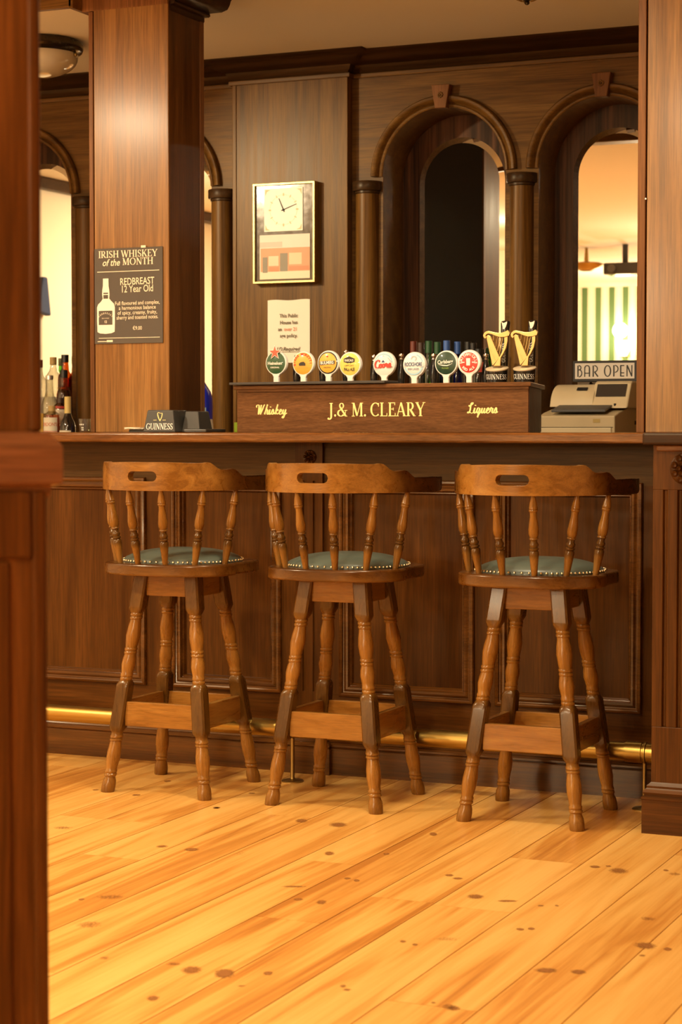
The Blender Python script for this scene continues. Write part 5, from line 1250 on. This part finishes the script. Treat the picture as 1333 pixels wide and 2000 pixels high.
bottle(-2.687, 7.47, 1.2, 1.494, 0.030, 0.0140, g_black, 0, 'dark bottle with red label nearest the stout taps', GM, capk, [(0.20, 0.24, -1.2, 1.2, lab_r)], shoulder=0.66)
t = bottle(-3.860, 7.28, 1.0, 1.50, 0.064, 0.015, plain('blue_gloss', (0.01, 0.03, 0.62), 0.08, coat=0.6), 0, 'large glossy blue bottle seen between square column and half column', 'blue bottle', capbl, [(0.235, 0.262, 0.45, 1.05, cols['sky'])], shoulder=0.60)
del t['group']
tag(MB().prism([(-0.03, 0.0), (0.035, 0.0), (0.03, 0.05), (0.012, 0.215), (-0.005, 0.18)], 0.0, 0.03, lambda a, b, h: (a, h, b)).build('folded_cloth', paper_m, None, bevel=0.004, loc=(-3.770, 7.19, 1.0)), 'crumpled white cloth right of the blue bottle', 'cloth')

# ------------------------------------------------------------------ cash register and lit sign
RX, RYF = -2.353, 7.22
t = thing('cash_register', 'beige cash register on the back counter below the sign', 'cash register', (RX, RYF, 1.0))
Wd = 0.300
toR = lambda a, b, h: (h, a, b)
MB().prism([(0.0, 0.15), (0.38, 0.15), (0.38, 0.245), (0.24, 0.262), (0.06, 0.236), (0.0, 0.222)], 0.0, Wd, toR).build('body', beige, t, bevel=0.004)
MB().prism([(0.012, 0.0), (0.38, 0.0), (0.38, 0.148), (0.012, 0.148)], 0.004, Wd - 0.004, toR).build('drawer_case', beige_dk, t)
MB().box(-0.002, -0.007, 0.02, Wd - 0.012, 0.014, 0.178).build('drawer_front', beige_lt, t, bevel=0.003)
MB().box(0.01, -0.003, 0.1790, Wd - 0.008, 0.006, 0.1805).build('drawer_gap', black_matt, t)
dr = MB(); pr_ = [(0.10, 0.258)] + [(0.21 - 0.11 * cos(a), 0.258 + 0.088 * sin(a)) for a in [pi * 0.5 * k / 8 for k in range(9)]] + [(0.34, 0.346), (0.36, 0.33), (0.36, 0.258)]
pr2 = MB().prism(pr_, 0.012, 0.185, toR).build('printer_cover', beige_lt, t, bevel=0.004, smooth=30)
MB().add([(0.110, 0.128, 0.322), (0.152, 0.128, 0.322), (0.152, 0.145, 0.334), (0.110, 0.145, 0.334)], [(0, 1, 2, 3)]).build('paper_slot', black_matt, pr2, fixn=False)
MB().prism([(0.09, 0.252), (0.15, 0.348), (0.17, 0.357), (0.33, 0.357), (0.33, 0.252)], 0.176, Wd + 0.022, toR).build('display_hood', beige_lt, t, bevel=0.006)
def on_slope(m, x0, x1, u0, u1, d0=(0.09, 0.252), d1=(0.15, 0.348), off=0.002):
    p = lambda u: (d0[0] + (d1[0] - d0[0]) * u, d0[1] + (d1[1] - d0[1]) * u)
    (ya, za), (yb, zb_) = p(u0), p(u1)
    return m.add([(x0, ya - off, za + off * .6), (x1, ya - off, za + off * .6), (x1, yb - off, zb_ + off * .6), (x0, yb - off, zb_ + off * .6)], [(0, 1, 2, 3)])
on_slope(MB(), 0.190, Wd + 0.008, 0.46, 0.96).build('display_window', smoke, t, fixn=False)
MB().prism([(0.004, 0.236), (0.125, 0.262), (0.125, 0.270), (0.004, 0.246)], 0.048, 0.262, toR).build('key_pad', grey_pad, t, bevel=0.003)
MB().lathe([(0.005, 0), (0.005, 0.012), (0.0, 0.013)], (0.272, 0.10, 0.258), 12).build('key_lock', black_matt, t, smooth=40)
MB().box(0.215, -0.0012, 0.197, 0.242, 0.002, 0.211).build('badge_plate', plain('badge_tan', (0.50, 0.36, 0.12), 0.5), t)
MB().box(Wd - 0.001, 0.28, 0.19, Wd + 0.001, 0.33, 0.205).build('side_vent', black_matt, t)
sg = thing('bar_open_sign', 'black framed sign reading bar open on top of the cash register', 'sign', (-2.293, 7.46, 1.357), radians(3))
SW, SH = 0.258, 0.083
MB().box(0, 0, 0, SW, 0.035, SH).build('case', black_matt, sg, bevel=0.003)
MB().box(0.010, -0.0012, 0.012, SW - 0.012, 0.001, SH - 0.010).build('panel', plain('sign_panel', (0.72, 0.66, 0.58), 0.5), sg)
g = Pen(); w_ = 0.0052; z0, z1, zm_ = 0.020, 0.064, 0.034
def deco(x, ch):
    if ch == 'B': g.seg(x, z0, x, z1, w_); g.arc(x + .004, z0 + .014, .0115, .0140, -90, 90, w_ * .8, w_ * .8, 10); g.arc(x + .003, z1 - .0085, .009, .0085, -90, 90, w_ * .8, w_ * .8, 10)
    if ch == 'A': g.seg(x, z0, x, z1 - .010, w_ * .8); g.seg(x + .019, z0, x + .019, z1 - .010, w_); g.arc(x + .0095, z1 - .011, .0095, .011, 0, 180, w_ * .9, w_ * .7, 12); g.seg(x, zm_, x + .019, zm_, w_ * .7)
    if ch == 'R': g.seg(x, z0, x, z1, w_); g.arc(x + .004, z1 - .013, .0125, .0125, -90, 90, w_ * .8, w_ * .7, 10); g.seg(x + .006, z1 - .026, x + .019, z0, w_)
    if ch == 'O': g.arc(x + .011, (z0 + z1) / 2, .012, (z1 - z0) / 2 - .001, 0, 360, w_, w_ * .7, 22)
    if ch == 'P': g.seg(x, z0, x, z1, w_); g.arc(x + .004, z1 - .014, .0125, .0135, -90, 90, w_ * .8, w_ * .7, 10)
    if ch == 'E': g.seg(x, z0, x, z1, w_); [g.seg(x, zz, x + .014, zz, w_ * .75) for zz in (z0 + .0015, zm_, z1 - .0015)]
    if ch == 'N': g.seg(x, z0, x, z1, w_ * .8); g.seg(x, z1, x + .019, z0, w_); g.seg(x + .019, z0, x + .019, z1, w_ * .8)
for word, L in (('first_word', ((.022, 'B'), (.049, 'A'), (.083, 'R'))), ('second_word', ((.129, 'O'), (.165, 'P'), (.192, 'E'), (.217, 'N')))):
    g = Pen()
    for x, ch in L: deco(x, ch)
    m = MB(); put(m, g.p, (Vector((0, -0.0013, 0)), Vector((1, 0, 0)), Vector((0, 0, 1)), Vector((0, -1, 0)))); m.build(word, black_matt, sg)

# ------------------------------------------------------------------ ceiling lamps behind the bar
t = thing('dome_lamp', 'opal glass dome lamp with dark bronze rim on the ceiling at upper left', 'ceiling lamp', (-4.360, 6.87, CZ))
MB().lathe([(0.120, -0.075), (0.150, -0.060), (0.158, -0.052), (0.170, -0.046), (0.177, -0.032), (0.176, -0.018), (0.165, -0.006), (0.160, 0.0)], n=48, cap=False).build('rim', bronze, t, smooth=40)
MB().lathe([(0.0, -0.145)] + [(0.155 * sin(a), -0.060 - 0.085 * cos(a) ** 0.9) for a in [pi * 0.5 * k / 14 for k in range(1, 14)]] + [(0.156, -0.056), (0.148, -0.045)], n=48, cap=False).build('glass_bowl', opal, t, smooth=60)
for a in (0.1, 2.2, 4.3):
    MB().lathe([(0.0, -0.008), (0.006, -0.006), (0.008, 0.0), (0.006, 0.006), (0.003, 0.010), (0.003, 0.02)], (0.160 * cos(a), 0.160 * sin(a), -0.062), 12).build('thumb_screw', brass_dull, t, smooth=50)
t = thing('ceiling_rose_lamp', 'tip of an ornate dark filigree ceiling lamp at the top edge of the picture', 'ceiling lamp', (-2.23, 6.69, CZ))
MB().lathe([(0.0, -0.074), (0.006, -0.072), (0.010, -0.066), (0.006, -0.060), (0.020, -0.057), (0.030, -0.050), (0.024, -0.047), (0.045, -0.040), (0.060, -0.026), (0.052, -0.022), (0.085, -0.012), (0.10, 0.0)], n=32, cap=False).build('rose', bronze, t, smooth=30)
fm = MB()
for k in range(16):
    a = 2 * pi * k / 16
    fm.tube([(0.022 * cos(a), 0.022 * sin(a), -0.058), (0.04 * cos(a + .2), 0.04 * sin(a + .2), -0.050), (0.062 * cos(a), 0.062 * sin(a), -0.030), (0.085 * cos(a - .15), 0.085 * sin(a - .15), -0.014)], 0.0028, 6)
fm.build('filigree', brass_dull, t, smooth=60)

# ------------------------------------------------------------------ things behind the camera, seen only in the mirrors
t = thing('wall_sconce', 'glowing wall sconce on striped wallpaper, seen in the bright mirror', 'wall lamp', (-5.89, FLOOR_Y0, 2.05))
MB().box(-0.05, 0, -0.08, 0.05, 0.02, 0.08).build('back_plate', brass, t, bevel=0.004)
glow = plain('lit_shade', (0.9, 0.8, 0.6), 0.5, emit=(1.0, 0.72, 0.38), es=14)
MB().lathe([(0.04, -0.07), (0.075, 0.0), (0.085, 0.09)], (0, 0.11, 0), 24, cap=False).build('shade', glow, t, smooth=50)
lamp('sconce_light', 'POINT', (-5.89, FLOOR_Y0 + 0.22, 2.25), 7, 0.08)
t = thing('dish_lamp', 'ornate brass dish lamp under the ceiling, seen in the bright mirror', 'ceiling lamp', (-4.95, -0.76, CZ))
MB().lathe([(0.05, -0.20), (0.13, -0.17), (0.15, -0.14), (0.12, -0.13), (0.02, -0.12), (0.012, 0.0)], n=28, cap=False).build('dish', brass_dull, t, smooth=40)
t = thing('projector', 'black projector on a ceiling bracket, seen in the bright mirror', 'projector', (-4.56, -0.6, CZ - 0.26))
MB().box(-0.16, -0.12, 0, 0.16, 0.12, 0.10).build('case', black_pl, t, bevel=0.012)
MB().lathe([(0.035, 0), (0.035, 0.03)], (-0.08, 0.12, 0.05), 16, Matrix.Rotation(-pi / 2, 4, 'X')).build('lens', smoke, t, smooth=40)
MB().box(-0.02, -0.02, 0.10, 0.02, 0.02, 0.26).build('bracket', black_matt, t)
cloth = plain('navy_cloth', (0.03, 0.05, 0.12), 0.8)
tag(MB().prism([(-0.07, 0.0), (0.07, 0.02), (0.05, 0.16), (0.02, 0.24), (-0.03, 0.24)], 0.0, 0.05, lambda a, b, h: (h, a, b)).build('hanging_bag', cloth, None, bevel=0.012, seg=3, loc=(FX0 + 0.005, 5.21, 1.88)), 'dark blue cloth bag hung on the cream wall, seen in the left mirror', 'bag')

# ------------------------------------------------------------------ foreground partition with post, out of focus at the left edge
ud = Vector((0.846, 0.533, 0)); wd = Vector((-0.533, 0.846, 0))
P0 = wd * 2.80
t = thing('partition_post', 'blurred dark wood partition with upper post at the left edge of the picture', 'partition', (P0.x, P0.y, 0), atan2(ud.y, ud.x))
MB().box(-0.62, 0.0, 0, -0.024, 0.10, 1.085).build('panel_body', post_m, t)
MB().box(-0.024, -0.008, 0, -0.0045, 0.10, 1.085).build('corner_stile', post_m, t, bevel=0.006, seg=3)
MB().box(-0.62, -0.008, 0.99, -0.024, 0.006, 1.085).build('top_rail', post_m, t, bevel=0.004)
MB().box(-0.105, -0.004, 0, -0.055, 0.006, 0.985).build('panel_stile', post_m, t, bevel=0.004)
cpf = [(0.0, 1.075), (0.004, 1.082), (0.004, 1.090), (0.018, 1.094), (0.0205, 1.098), (0.0205, 1.146), (0.019, 1.149), (0.001, 1.1665), (-0.02, 1.168)]
MB().sweep([(-0.62, 0.0), (-0.001, 0.0), (-0.001, 0.10), (-0.62, 0.10)], [(-q, h) for q, h in cpf], lambda a, b, h: (a, b, h)).build('cap_rail', cap_post_m, t, smooth=20)
MB().box(-0.62, 0.018, 1.15, -0.02, 0.08, 1.1675).build('cap_top', cap_post_m, t)
MB().box(-0.62, 0.010, 1.167, -0.026, 0.09, 2.7).build('upper_post', post_m, t)
MB().box(-0.026, 0.004, 1.167, -0.0095, 0.09, 2.7).build('post_bead', post_m, t, bevel=0.006, seg=3)
MB().box(-0.64, -0.022, 0, -0.62, 0.122, 1.169).build('end_board', post_m, t, bevel=0.003)
